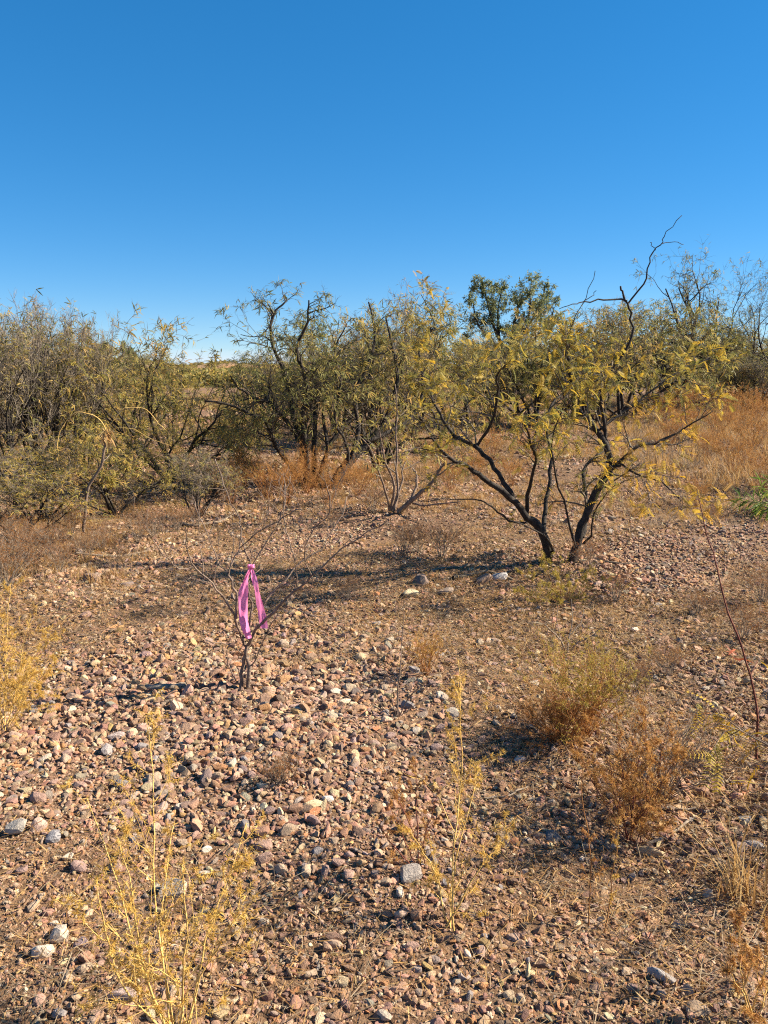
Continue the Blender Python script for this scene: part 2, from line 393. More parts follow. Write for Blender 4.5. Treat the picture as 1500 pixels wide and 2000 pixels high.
# ------------------------------------------------------------------ scattering with geometry nodes
def scatter(name, protos, pos, rot, scl, idx, col=None, label=None, cat=None):
    coll = bpy.data.collections.new(name + '_shapes')
    for i, me in enumerate(protos):
        o = bpy.data.objects.new('%s_shape_%02d' % (name, i), me); coll.objects.link(o)
    me = bpy.data.meshes.new(name); n = len(pos); me.vertices.add(n); me.vertices.foreach_set('co', np.asarray(pos, np.float32).ravel())
    for nm, arr in (('rot', rot), ('scl', scl)):
        a = me.attributes.new(nm, 'FLOAT_VECTOR', 'POINT'); a.data.foreach_set('vector', np.asarray(arr, np.float32).ravel())
    a = me.attributes.new('idx', 'INT', 'POINT'); a.data.foreach_set('value', np.asarray(idx, np.int32))
    if col is not None:
        a = me.attributes.new('col', 'FLOAT_COLOR', 'POINT'); a.data.foreach_set('color', np.concatenate([col, np.ones((n, 1))], 1).astype(np.float32).ravel())
    ng = bpy.data.node_groups.new(name, 'GeometryNodeTree')
    ng.interface.new_socket(name='Geometry', in_out='INPUT', socket_type='NodeSocketGeometry')
    ng.interface.new_socket(name='Geometry', in_out='OUTPUT', socket_type='NodeSocketGeometry')
    N = ng.nodes; gi = N.new('NodeGroupInput'); go = N.new('NodeGroupOutput'); ip = N.new('GeometryNodeInstanceOnPoints')
    ci = N.new('GeometryNodeCollectionInfo'); ci.inputs['Collection'].default_value = coll
    ci.inputs['Separate Children'].default_value = True; ci.inputs['Reset Children'].default_value = True
    def attr(nm, ty):
        q = N.new('GeometryNodeInputNamedAttribute'); q.data_type = ty; q.inputs['Name'].default_value = nm; return q.outputs['Attribute']
    er = N.new('FunctionNodeEulerToRotation')
    L = ng.links
    L.new(gi.outputs[0], ip.inputs['Points']); L.new(ci.outputs[0], ip.inputs['Instance']); ip.inputs['Pick Instance'].default_value = True
    L.new(attr('idx', 'INT'), ip.inputs['Instance Index']); L.new(attr('rot', 'FLOAT_VECTOR'), er.inputs[0]); L.new(er.outputs[0], ip.inputs['Rotation'])
    L.new(attr('scl', 'FLOAT_VECTOR'), ip.inputs['Scale']); L.new(ip.outputs[0], go.inputs[0])
    o = link(name, me, kind='stuff'); md = o.modifiers.new('scatter', 'NODES'); md.node_group = ng
    if label: o['label'] = label; o['category'] = cat
    return o

def ico(sub):
    import bmesh
    bm = bmesh.new(); bmesh.ops.create_icosphere(bm, subdivisions=sub, radius=1.0)
    V = np.array([v.co[:] for v in bm.verts]); T = np.array([[v.index for v in f.verts] for f in bm.faces]); bm.free(); return V, T
ICO2, ICO3 = ico(2), ico(3)
def stone_mesh(rng, name, base, mat, cuts=7, flat=0.7):
    V, T = base; V = V.copy()
    V *= 1 + 0.08 * np.sin(V @ rng.normal(0, 2.2, 3) + rng.uniform(0, 6))[:, None]
    for _ in range(cuts):
        nrm = rng.normal(0, 1, 3); nrm /= np.linalg.norm(nrm); d = rng.uniform(0.38, 0.78)
        ex = np.maximum(0, V @ nrm - d); V -= ex[:, None] * nrm * 0.93
    V *= np.array([1.0, rng.uniform(0.65, 0.95), rng.uniform(0.5, 0.8) * flat / 0.7])
    V += 0.02 * rng.normal(0, 1, V.shape) * 0.6
    V /= np.abs(V[:, 0]).max()
    return make_mesh(name, V, None, T, mat, smooth=False)
PAL = np.array([(0.42, 0.27, 0.20), (0.36, 0.23, 0.18), (0.47, 0.33, 0.25), (0.50, 0.39, 0.29), (0.31, 0.21, 0.18), (0.40, 0.31, 0.27),
                (0.58, 0.48, 0.37), (0.45, 0.25, 0.14), (0.24, 0.17, 0.15), (0.33, 0.29, 0.28), (0.66, 0.58, 0.48), (0.48, 0.33, 0.18)])
PAL = PAL * np.array([0.96, 0.87, 0.73])
PALW = np.array([16, 13, 14, 9, 10, 10, 5, 6, 7, 6, 2, 5], float); PALW /= PALW.sum()

def build_gravel():
    rng = RNG
    protos = [stone_mesh(rng, 'gravel', ICO2, M['gravel'], cuts=int(rng.integers(5, 11))) for _ in range(14)]
    P, S = [], []
    def band(y0, y1, dens, smin, med, sig, smax):
        area_w = lambda y: 1.25 * y + 2.2
        n = int(dens * (y1 - y0) * area_w((y0 + y1) / 2))
        y = y0 + (y1 - y0) * rng.uniform(0, 1, n); keep = rng.uniform(0, 1, n) < area_w(y) / area_w(y1)
        y = y[keep]; x = rng.uniform(-0.5, 0.5, len(y)) * area_w(y)
        s = np.clip(med * np.exp(rng.normal(0, sig, len(y))), smin, smax)
        # patches of finer and coarser material
        f = np.sin(x * 1.7 + 1.3 * np.sin(y * 0.9)) * np.sin(y * 1.3 + 0.8 * np.sin(x * 1.1)) 
        s *= 1 + 0.28 * f
        P.append(np.stack([x, y], 1)); S.append(s)
    band(0.9, 2.5, 15000, 0.0018, 0.0043, 0.62, 0.020)
    band(2.4, 3.2, 11000, 0.0025, 0.0062, 0.66, 0.030)
    band(3.0, 4.6, 8000, 0.003, 0.0076, 0.62, 0.034)
    band(4.6, 7.0, 4200, 0.005, 0.0100, 0.50, 0.032)
    band(7.0, 11.0, 1500, 0.008, 0.0145, 0.42, 0.04)
    band(11.0, 20.0, 200, 0.016, 0.024, 0.35, 0.06)
    band(20.0, 34.0, 30, 0.03, 0.045, 0.3, 0.09)
    P = np.concatenate(P); S = np.concatenate(S); n = len(P)
    # patches of bare silt where only small grit lies
    bare = noise2(P[:, 0] * 1.6, P[:, 1] * 1.6, 1.0, 5) + 0.5 * noise2(P[:, 0] * 4, P[:, 1] * 4, 1.0, 1) + 0.25 * (P[:, 0] > 0.4)
    k = (rng.uniform(0, 1, n) > np.clip((bare - 0.4) * 1.0, 0, 0.5)) | (S < 0.004); P = P[k]; S = S[k]; n = len(P)
    z = hgt(P[:, 0], P[:, 1]) + S * rng.uniform(-0.35, 0.45, n)
    rot = np.stack([rng.normal(0, 0.45, n), rng.normal(0, 0.35, n), rng.uniform(0, 6.28, n)], 1)
    col = PAL[rng.choice(len(PAL), n, p=PALW)] * rng.uniform(0.65, 1.35, (n, 1)) * rng.normal(1, 0.05, (n, 3))
    scatter('gravel', protos, np.column_stack([P, z]), rot, S[:, None] * np.stack([rng.uniform(.85, 1.3, n), rng.uniform(.65, 1.05, n), rng.uniform(.6, 1.15, n)], 1), rng.integers(0, len(protos), n), np.clip(col, 0.02, 0.8))
build_gravel()

# loose stones that can be picked out one by one
STONES = [stone_mesh(RNG, 'stone', ICO2, M['stone'], cuts=int(RNG.integers(6, 11))) for _ in range(12)]
LONG = [stone_mesh(RNG, 'stone', ICO3, M['stone'], cuts=6) for _ in range(3)]
def put_stone(p, half, color, label, group=None, rz=None, stretch=(1, 1, 1), me=None, sink=0.3):
    me = me or R.choice(STONES)
    o = link('stone', me); o.location = (p.x, p.y, h1(p.x, p.y) + half * stretch[2] * sink)
    o.rotation_euler = (R.gauss(0, .15), R.gauss(0, .15), R.uniform(0, 6.28) if rz is None else rz)
    o.scale = tuple(half * s for s in stretch); o.color = (*color, 1)
    o['label'] = label; o['category'] = 'stone'
    if group: o['group'] = group
    return o
NAMED = [
 (598, 1283, 26, (0.42, 0.17, 0.07), 'rust orange stone lying against a small pale yellow stone', 0.2, (1, .8, 1.1)),
 (617, 1294, 19, (0.62, 0.47, 0.24), 'small pale yellow stone beside a rust orange stone', 0.1, (1, .8, .9)),
 (805, 1163, 36, (0.66, 0.55, 0.34), 'cream yellow stone at the edge of the mesquite shade', 0.3, (1, .8, .9)),
 (873, 1160, 38, (0.38, 0.29, 0.22), 'flat greyish tan stone beside the cream yellow stone', 0.0, (1, .7, .7)),
 (948, 1138, 42, (0.36, 0.24, 0.17), 'rounded brown stone beside the fallen branch under the mesquite', 0.4, (1, .8, 1.1)),
 (975, 1132, 34, (0.50, 0.47, 0.45), 'pale grey stone half in shade next to the brown stone by the mesquite', 0.6, (1, .7, 1)),
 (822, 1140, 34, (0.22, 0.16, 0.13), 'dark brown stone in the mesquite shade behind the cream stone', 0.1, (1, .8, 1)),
 (178, 1135, 32, (0.30, 0.21, 0.17), 'blocky brown stone standing alone on open ground before the left thicket', 0.0, (1, .9, 1.4)),
 (247, 1146, 28, (0.26, 0.20, 0.18), 'low dark grey brown stone near the blocky brown stone', 0.0, (1, .8, .9)),
 (167, 1203, 22, (0.42, 0.27, 0.22), 'pinkish wedge shaped stone left of a low dead tuft', 0.5, (1, .8, 1.1)),
 (1270, 1668, 50, (0.56, 0.42, 0.25), 'smooth oblong tan stone at the foot of the rust coloured bush', -0.15, (1, .75, .75)),
 (1300, 1915, 60, (0.36, 0.33, 0.31), 'long grey stone with a pale streaked top in the fine gravel', -0.6, (1, .5, .6)),
 (800, 1714, 46, (0.35, 0.31, 0.28), 'rough speckled grey stone at the foot of the reddish weed', 0.3, (1, .8, 1)),
 (655, 1852, 36, (0.47, 0.33, 0.23), 'rounded tan stone alone in the fine bare gravel', 0.0, (1, .8, .9)),
 (640, 1562, 22, (0.74, 0.68, 0.60), 'small white stone on gravel left of the tall yellow weed', 0.2, (1, .8, .9)),
 (1016, 1487, 24, (0.70, 0.56, 0.48), 'pinkish white stone between the tall yellow weed and the rust bush', 0.2, (1, .8, 1.1)),
 (226, 1443, 32, (0.46, 0.37, 0.33), 'angular pinkish grey stone among coarse gravel before the flagged sapling', 0.5, (1, .7, 1)),
 (405, 1662, 22, (0.72, 0.66, 0.56), 'small white egg shaped stone on a shadowed patch', 0.6, (1, .7, .9)),
 (35, 1627, 42, (0.40, 0.36, 0.31), 'upright grey stone beside a pink stone', 0.1, (1, .8, 1.2)),
 (78, 1620, 28, (0.52, 0.36, 0.29), 'upright pink stone between two grey stones', 0.9, (1, .7, 1.3)),
 (104, 1637, 30, (0.30, 0.29, 0.30), 'bluish grey flat stone beside the pink stone', 0.1, (1, .8, .8)),
 (335, 1745, 54, (0.54, 0.43, 0.32), 'large cream tan stone behind the stems of the yellow weed', 0.0, (1, .75, .9)),
 (85, 1862, 36, (0.62, 0.51, 0.41), 'pale cream stone with a dark shadow hole behind it', 0.5, (1, .7, 1)),
 (115, 1830, 40, (0.58, 0.47, 0.37), 'knobbly cream stone between a mauve stone and a pale one', 0.0, (1, .6, .8)),
 (160, 1847, 28, (0.36, 0.26, 0.25), 'smooth mauve stone beside the knobbly cream stone', 0.0, (1, .9, 1.1)),
 (242, 1950, 54, (0.48, 0.36, 0.31), 'broad pinkish stone half under the yellow weed', 0.0, (1, .8, .8)),
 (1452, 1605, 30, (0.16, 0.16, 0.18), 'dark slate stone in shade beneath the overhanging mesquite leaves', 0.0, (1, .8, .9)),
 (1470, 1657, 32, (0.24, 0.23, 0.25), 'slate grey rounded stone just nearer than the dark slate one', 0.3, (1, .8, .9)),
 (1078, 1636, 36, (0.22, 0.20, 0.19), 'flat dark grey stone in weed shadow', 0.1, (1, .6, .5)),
 (1365, 1978, 40, (0.45, 0.32, 0.21), 'tan stone sunk in fine gravel near the grass', 0.0, (1, .8, .8)),
 (905, 1912, 28, (0.33, 0.27, 0.24), 'rounded grey brown stone in the fine bare gravel', 0.0, (1, .9, .9)),
 (660, 1356, 30, (0.62, 0.54, 0.43), 'flat cream stone on the gravel right of the flagged sapling', 0.1, (1, .7, .8)),
 (583, 1388, 24, (0.55, 0.45, 0.33), 'oval tan stone on the gravel below the flagged sapling', 0.0, (1, .7, .9)),
 (455, 1440, 34, (0.50, 0.30, 0.16), 'orange tan stone casting a black shadow on the gravel bank', 0.0, (1, .8, 1.1)),
]
NPOS = []
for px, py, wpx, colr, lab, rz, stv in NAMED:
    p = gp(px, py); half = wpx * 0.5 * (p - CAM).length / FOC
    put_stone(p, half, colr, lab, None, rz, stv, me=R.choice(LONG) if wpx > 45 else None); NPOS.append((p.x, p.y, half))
CLASSES = [('pinkish brown stone lying loose on the gravel', (0.42, 0.27, 0.21), 26), ('mauve brown stone lying loose on the gravel', (0.35, 0.235, 0.20), 20),
           ('tan stone lying loose on the gravel', (0.49, 0.36, 0.25), 20), ('pale cream stone lying loose on the gravel', (0.62, 0.52, 0.41), 11),
           ('rust brown stone lying loose on the gravel', (0.43, 0.23, 0.13), 10), ('grey stone lying loose on the gravel', (0.34, 0.30, 0.285), 13)]
def loose_stones(n):
    k = 0; tries = 0
    while k < n and tries < 6000:
        tries += 1
        px = R.uniform(10, 1490); py = 1000 + 990 * (R.random() ** 0.62)
        if py < 1180: continue
        coarse = 1.0 if (px < 700 and 1330 < py < 1720) or (700 < px < 1050 and 1150 < py < 1480) else 0.4
        if py > 1720 and px > 420: coarse = 0.22
        if R.random() > coarse: continue
        p = gp(px, py); half = (R.uniform(0.016, 0.033) if coarse > .9 else R.uniform(0.009, 0.021)) * (1.0 if py > 1400 else 1.1)
        if any((p.x - a) ** 2 + (p.y - b) ** 2 < (half + c) ** 2 * 1.1 for a, b, c in NPOS): continue
        NPOS.append((p.x, p.y, half)); c = R.choices(CLASSES, [q[2] for q in CLASSES])[0]
        f = R.uniform(0.75, 1.05)
        zn = ('on the coarse gravel bank below the flagged sapling' if px < 700 and py > 1340 and coarse > .9 else 'on gravel around and behind the flagged sapling' if px < 700 and py <= 1340 else
              'near the foot of the pale yellow weed' if px < 560 and py > 1700 else 'on fine gravel around the tall straight yellow weed' if px < 1050 and py > 1480 else 'on the slope between the crooked mesquite and the yellow weeds' if px < 1050 else 'on littered gravel around the rust orange bush')
        kind = c[0].split(' lying')[0]; put_stone(p, half, tuple(v * f for v in c[1]), kind + ' ' + zn, kind + 's ' + zn, None, (1, R.uniform(.75, 1), R.uniform(.85, 1.2)))
        k += 1
loose_stones(266)

# ------------------------------------------------------------------ dry grass and litter (uncountable)
def tuft_mesh(rng, name, n, h, spread, mat, wid=0.0022, bend=0.5):
    V, Q, T, k = [], [], [], 0
    for i in range(n):
        a = rng.uniform(0, 6.28); hh = h * rng.uniform(0.4, 1.1); o = np.array([rng.normal(0, spread * .25), rng.normal(0, spread * .25), 0])
        out = np.array([math.cos(a), math.sin(a), 0]) * rng.uniform(0.1, 1.0) * spread; sd = np.array([-math.sin(a), math.cos(a), 0]) * wid * rng.uniform(.7, 1.4); tn = rng.uniform(0, 1)
        for j in range(4):
            t = j / 3; c = o + out * (t ** 1.4) + np.array([0, 0, hh * (t - bend * 0.45 * t * t)])
            ww = sd * (1 - 0.8 * t); V += [c - ww, c + ww]; T += [tn, tn]
        for j in range(3): Q.append([k + 2 * j, k + 2 * j + 1, k + 2 * j + 3, k + 2 * j + 2])
        k += 8
    return make_mesh(name, V, Q, None, mat, T, smooth=False)
def litter_mesh(rng, name, n, rad, mat, L=(0.012, 0.05), wid=0.0011):
    V, Q, T, k = [], [], [], 0
    for i in range(n):
        a = rng.uniform(0, 6.28); c = np.array([rng.uniform(-rad, rad), rng.uniform(-rad, rad), rng.uniform(0.002, 0.02)]); l = rng.uniform(*L)
        d = np.array([math.cos(a), math.sin(a), rng.normal(0, .25)]) * l * .5; s = np.array([-math.sin(a), math.cos(a), rng.normal(0, .5)]) * wid * rng.uniform(.6, 1.5); tn = rng.uniform(0, 1)
        V += [c - d - s, c - d + s, c + d + s * .5, c + d - s * .5]; T += [tn] * 4; Q.append([k, k + 1, k + 2, k + 3]); k += 4
    return make_mesh(name, V, Q, None, mat, T, smooth=False)
def build_grass():
    rng = RNG
    pr = [tuft_mesh(rng, 'grass_tuft', 26, 0.16, 0.10, M['drygrass']) for _ in range(3)] + [tuft_mesh(rng, 'grass_tuft', 22, 0.13, 0.11, M['greygrass']) for _ in range(2)]
    P, S = [], []
    def band(y0, y1, x0, x1, n, s0, s1, thr, s=1.0, ph=0):
        y = rng.uniform(y0, y1, n); x = rng.uniform(x0, x1, n); k = noise2(x, y, s, ph) > thr; P.append(np.stack([x[k], y[k]], 1)); S.append(rng.uniform(s0, s1, k.sum()))
    band(7.6, 14, -8, 8, 2600, 0.4, 1.0, 0.05, 0.9)
    band(14, 24, -12, 13, 4200, 0.8, 1.8, -0.2, 0.6)
    band(24, 42, -24, 26, 7000, 1.4, 3.0, -0.6, 0.4)
    band(10, 26, 4.2, 14, 3600, 0.9, 2.3, -0.35, 0.7)
    band(8.3, 17, -1.6, 5.5, 4200, 0.35, 0.9, -0.45, 0.8, 2)
    band(3.2, 7.6, -3.6, 4.2, 1500, 0.16, 0.5, 0.2, 1.6, 1)
    band(1.6, 4.5, 0.3, 3.2, 500, 0.15, 0.4, 0.1, 2.0, 2)
    band(5.4, 8.5, -5.0, -2.0, 700, 0.5, 1.1, -0.3, 1.2, 1)
    P = np.concatenate(P); S = np.concatenate(S); n = len(P)
    scatter('dry_grass', pr, np.column_stack([P, hgt(P[:, 0], P[:, 1]) - 0.005]), np.stack([rng.normal(0, .12, n), rng.normal(0, .12, n), rng.uniform(0, 6.28, n)], 1),
            np.repeat(S[:, None], 3, 1), rng.integers(0, 5, n), label='patches of short dry straw coloured grass', cat='grass')
    lp = [litter_mesh(rng, 'litter', 26, 0.12, M['drygrass']) for _ in range(3)] + [litter_mesh(rng, 'litter', 16, 0.14, M['greygrass'], (0.03, 0.10)) for _ in range(2)]
    P = []
    def lb(y0, y1, x0, x1, n, thr):
        y = rng.uniform(y0, y1, n); x = rng.uniform(x0, x1, n); k = (noise2(x, y, 1.4, 3) > thr) & (np.abs(x) < 0.62 * y + 1.2); P.append(np.stack([x[k], y[k]], 1))
    lb(1.2, 4, -3, 3, 620, 0.2); lb(1.3, 5.5, 0.4, 3.6, 700, -0.2); lb(4, 8, -5, 5, 7500, -0.5); lb(1.5, 4, -2.5, 2.5, 900, 0); lb(8, 14, -9, 9, 8500, -0.7); lb(2.0, 6, 0.2, 4, 1600, -.4)
    P = np.concatenate(P); n = len(P)
    scatter('straw_litter', lp, np.column_stack([P, hgt(P[:, 0], P[:, 1]) + 0.006]), np.stack([rng.normal(0, .05, n), rng.normal(0, .05, n), rng.uniform(0, 6.28, n)], 1),
            np.repeat(rng.uniform(.7, 1.3, n)[:, None], 3, 1), rng.integers(0, 5, n), label='dry straw and leaf litter strewn over the gravel', cat='litter')
build_grass()

def build_far_scrub():
    rng = RNG; pr = []
    for q in range(4):
        n = 260; a = rng.uniform(0, 6.28, n); u = rng.uniform(0, 1, n) ** .5; zz = rng.uniform(0.05, 1, n); rr = u * np.sqrt(1 - (zz * .9) ** 2) * 1.0
        P = np.stack([rr * np.cos(a), rr * np.sin(a), zz], 1); d = rng.normal(0, 1, (n, 3)); d /= np.linalg.norm(d, axis=1, keepdims=True); e = np.cross(d, rng.normal(0, 1, (n, 3))); e /= np.linalg.norm(e, axis=1, keepdims=True)
        V = np.stack([P - d * .13, P + e * .05, P + d * .13, P - e * .05], 1).reshape(-1, 3); Q = np.arange(n * 4).reshape(n, 4)
        pr.append(make_mesh('scrub', V, Q, None, M['leaf_olive'], np.repeat(rng.uniform(.1, 1, n), 4), smooth=False))
    n = 5200; y = 62 + 260 * rng.uniform(0, 1, n) ** 1.2; x = rng.uniform(-.62, .62, n) * y
    z = np.array([max(h1(a, b), hill_z(a, b)) for a, b in zip(x, y)]) - .1
    s = rng.uniform(.7, 1.7, n) * np.where(y > 165, .55, 1.0)
    scatter('far_scrub', pr, np.stack([x, y, z], 1), np.stack([np.zeros(n), np.zeros(n), rng.uniform(0, 6.28, n)], 1), np.stack([s * 1.2, s * 1.2, s], 1), rng.integers(0, 4, n), label='far scrub covering the flat and the low ridge', cat='scrub')
build_far_scrub()

# ------------------------------------------------------------------ trees and shrubs
FR_NEAR = [tpl_frond(8, 0.10, 0.020, c) for c in (0.15, 0.35, 0.6)]
FR_MID = [tpl_pair(0.075, 0.0125, c, s) for c, s in ((0.2, 0.5), (0.4, 0.35), (0.6, 0.7))]
FR_FAR = [tpl_strip(0.13, 0.03, c) for c in (0.1, 0.4)]

def shrub(name, label, cat, base, G, stems, h, spread, leaf_tpl, leaf_mat, bark_m, twig_m, group=None, rng=RNG, r0=0.03, size=(0.7, 1.3), droop=0.2, tint_fn=None, sides=(6, 4, 3)):
    """a many stemmed shrub grown from its base: trunk, twigs, foliage"""
    root = thing(name, label, cat, base, group); nl = len(G['seg']); out = [[] for _ in range(nl)]; leaves = []
    a0 = R.uniform(0, 6.28)
    for s in range(stems):
        a = a0 + s * 6.283 / stems + R.uniform(-.5, .5); tilt = R.uniform(0.3, 1.0) * spread
        d = Vector((math.cos(a) * tilt, math.sin(a) * tilt, 1)).normalized()
        p = Vector((math.cos(a) * r0 * 1.2, math.sin(a) * r0 * 1.2, -0.05))
        grow(out, leaves, p, d, h * R.uniform(0.75, 1.05), r0 * R.uniform(0.6, 1.0), 0, G)
    o0 = (0, 0, 0)
    for ln in out[0]: tube_obj('stem' if stems > 3 else 'trunk', [ln], sides[0], bark_m, root, o0)
    tw = []
    if nl > 2: tube_obj('branch', out[1], sides[1], bark_m, root, o0); rest = out[2:]
    else: rest = out[1:]
    for q in rest: tw += q
    tube_obj('twigs', tw, sides[2], twig_m, root, o0, kind='stuff')
    lm = leaves_mesh('foliage', leaves, leaf_tpl, leaf_mat, o0, rng, size, droop, tint_fn=tint_fn)
    if lm: link('foliage', lm, root, kind='stuff')
    return root
def GM(**k):
    g = dict(seg=[8, 6, 4, 3], crook=[.20, .26, .30, .3], trop=[.03, .03, .02, -.02], n=[8, 7, 5], ang=[.75, .85, .8], ratio=[.55, .5, .55], leaflev=2, lpn=2, lprob=.10, t0=.25, zmin=.15, rmin=.0028)
    g.update(k); return g

FAR_PROTO = (0, -60, 0)
# prototypes for the thicket: their first copies are moved into place
def tfn(lo, hi):
    return lambda P: RNG.uniform(lo, hi, len(P))
PROT = {}
def proto(key, fn): PROT[key] = dict(root=fn(), used=False)
def place(key, p, h, wide, rz, label, group, cat=None):
    e = PROT[key]; base_h = e['h'] * .88; s = h / base_h; sc = (s * wide, s * wide, s)
    if not e['used']:
        r = e['root']; r.location = p; r.rotation_euler = (0, 0, rz); r.scale = sc; r['label'] = label; e['used'] = True
        if group: r['group'] = group
        return r
    return dup(e['root'], p, rz, sc, label, group)
def top_of(root):
    return max(max(v.co.z for v in ch.data.vertices) for ch in root.children)
for key, args in {
    'olive_a': dict(stems=6, h=1.7, spread=.75, lm='leaf_olive', G=GM(), t=(0, .8)),
    'olive_b': dict(stems=5, h=1.8, spread=.9, lm='leaf_olive', G=GM(lprob=.11), t=(.05, 1)),
    'olive_c': dict(stems=7, h=1.6, spread=1.0, lm='leaf_olive', G=GM(n=[9, 7, 5], lprob=.11), t=(.2, 1)),
    'yellow_a': dict(stems=6, h=1.7, spread=.7, lm='leaf_yellow', G=GM(lprob=.10), t=(.1, 1)),
    'yellow_b': dict(stems=5, h=1.6, spread=.95, lm='leaf_yellow', G=GM(lprob=.11), t=(.1, 1)),
    'bare_a': dict(stems=9, h=1.8, spread=.6, lm='leaf_olive', G=GM(lprob=.02, n=[9, 8, 6], trop=[.07, .18, .16, .10], ang=[.5, .6, .6]), t=(.2, 1), grey=True),
    'bare_b': dict(stems=8, h=1.8, spread=.8, lm='leaf_yellow', G=GM(lprob=.05, n=[8, 8, 6], trop=[.05, .08, .08, .05], ang=[.55, .6, .6]), t=(.2, 1), grey=True),
    'tall_a': dict(stems=3, h=3.2, spread=.5, lm='leaf_olive', G=GM(n=[9, 7, 5], lprob=.13, t0=.35), t=(0, .7), r0=.09),
    'tall_b': dict(stems=5, h=3.0, spread=.6, lm='leaf_olive', G=GM(n=[9, 7, 5], lprob=.05, t0=.3, trop=[.04, .07, .06, .03]), t=(0, .8), r0=.07),
}.items():
    rt = shrub('mesquite_shrub' if 'tall' not in key else 'mesquite_tree', '', 'shrub' if 'tall' not in key else 'tree', FAR_PROTO, args['G'], args['stems'], args['h'], args['spread'],
               FR_MID, M[args['lm']], M['bark'], M['greytwig'] if args.get('grey') else M['darktwig'] if args['lm'] == 'leaf_olive' else M['twig'], r0=args.get('r0', .035), tint_fn=tfn(*args['t']), size=(.8, 1.5))
    PROT[key] = dict(root=rt, used=False, h=top_of(rt))

L1 = 'yellowing mesquite shrub in the front rank of the left thicket'
ROW = [
 # column px, distance, top py, kind, wide, label, group
 (30, 9.6, 628, 'bare_a', .85, 'leafless grey twiggy shrub at the front of the left thicket', 'leafless grey shrubs of the left thicket'),
 (120, 10.8, 618, 'bare_a', .8, 'leafless grey twiggy shrub at the front of the left thicket', 'leafless grey shrubs of the left thicket'),
 (-60, 10.5, 615, 'bare_b', .9, 'leafless grey twiggy shrub at the front of the left thicket', 'leafless grey shrubs of the left thicket'),
 (75, 11.8, 612, 'bare_a', .7, 'leafless grey twiggy shrub at the front of the left thicket', 'leafless grey shrubs of the left thicket'),
 (165, 12.0, 645, 'bare_a', .7, 'leafless grey twiggy shrub at the front of the left thicket', 'leafless grey shrubs of the left thicket'),
 (335, 11.3, 635, 'yellow_a', .95, 'upright yellow green mesquite shrub with bare shoots above its crown in the left thicket', ''),
 (215, 12.5, 700, 'yellow_b', 1.0, L1, L1), (60, 13, 700, 'yellow_b', 1.0, L1, L1), (265, 14.5, 690, 'olive_b', 1.0, L1, L1),
 (395, 14, 795, 'yellow_b', 1.2, 'low wide mesquite shrub below the gap with the cactus columns', 'low shrubs below the gap'),
 (470, 13.5, 800, 'olive_c', 1.1, 'low wide mesquite shrub below the gap with the cactus columns', 'low shrubs below the gap'),
 (745, 12.2, 585, 'bare_b', .75, 'tall thin mesquite with bare purplish shoots behind the leaning trunk', ''),
]
MID = 'olive mesquite shrub of the thicket behind the nearer trees'
MIDB = 'grey nearly leafless shrub of the thicket behind the nearer trees'
for px, d, t, k in [(20, 19, 665, 'olive_a'), (110, 21, 670, 'bare_a'), (190, 18, 690, 'yellow_a'), (290, 20, 705, 'bare_b'), (340, 23, 725, 'yellow_b'), (435, 26, 790, 'olive_c'),
                    (530, 19, 700, 'olive_a'), (590, 17, 680, 'bare_b'), (660, 19, 625, 'olive_a'), (720, 16, 640, 'bare_a'), (800, 18, 610, 'olive_a'), (860, 16, 640, 'yellow_a'),
                    (900, 20, 650, 'olive_b'), (965, 22, 680, 'olive_c'), (1040, 21, 675, 'olive_a'), (1105, 22, 615, 'olive_b'), (1165, 21, 605, 'bare_b'), (1220, 24, 600, 'olive_a'),
                    (1275, 26, 605, 'olive_b'), (1010, 26, 672, 'yellow_a'), (-40, 17, 660, 'olive_b'), (540, 25, 690, 'bare_b')]:
    ROW.append((px, d, t, k, 1.0, MIDB if k[:4] == 'bare' else MID.replace('olive', 'yellowish') if k[0] == 'y' else MID, (MIDB if k[:4] == 'bare' else MID.replace('olive', 'yellowish') if k[0] == 'y' else MID) + ' group'))
RT = 'dark tall mesquite tree at the far edge of the rusty grass field'
for px, d, t, k, wd in [(1345, 31, 512, 'tall_a', .8), (1425, 33, 540, 'tall_b', .9), (1530, 30, 560, 'tall_b', .9)]:
    ROW.append((px, d, t, k, wd, {'1345': 'tallest dark mesquite with sparse crown at the far edge of the grass field'}.get(str(px), 'tall nearly bare mesquite with fanned shoots beyond the grass field'), 'tall mesquites beyond the grass field'))
for px, d, t, k in [(1310, 30, 640, 'olive_a'), (1345, 33, 650, 'olive_c'), (1410, 34, 655, 'olive_b'), (1490, 35, 650, 'olive_a'), (1460, 29, 700, 'bare_a'), (1390, 29, 710, 'bare_b'), (1500, 28, 710, 'bare_a'), (1335, 28, 720, 'bare_b')]:
    ROW.append((px, d, t, k, 1.15, 'low dark shrub under the tall mesquites beyond the grass field', 'low shrubs beyond the grass field'))
for i in range(24):
    px = -80 + i * 70 + R.uniform(-20, 20); d = R.uniform(36, 60)
    if 320 < px < 580: continue
    ROW.append((px, d, R.uniform(672, 690) if px < 480 else R.uniform(655, 680), R.choice(['olive_a', 'olive_b', 'olive_c', 'yellow_a']), 1.2, 'distant olive mesquite glimpsed behind the thicket', 'distant mesquites behind the thicket'))
for px, d, t, k, wd, lab, grp in ROW:
    p = gx(px, d); p.z -= 0.03
    place(k, p, hfor(t, d) - p.z, wd, R.uniform(0, 6.28), lab, grp)

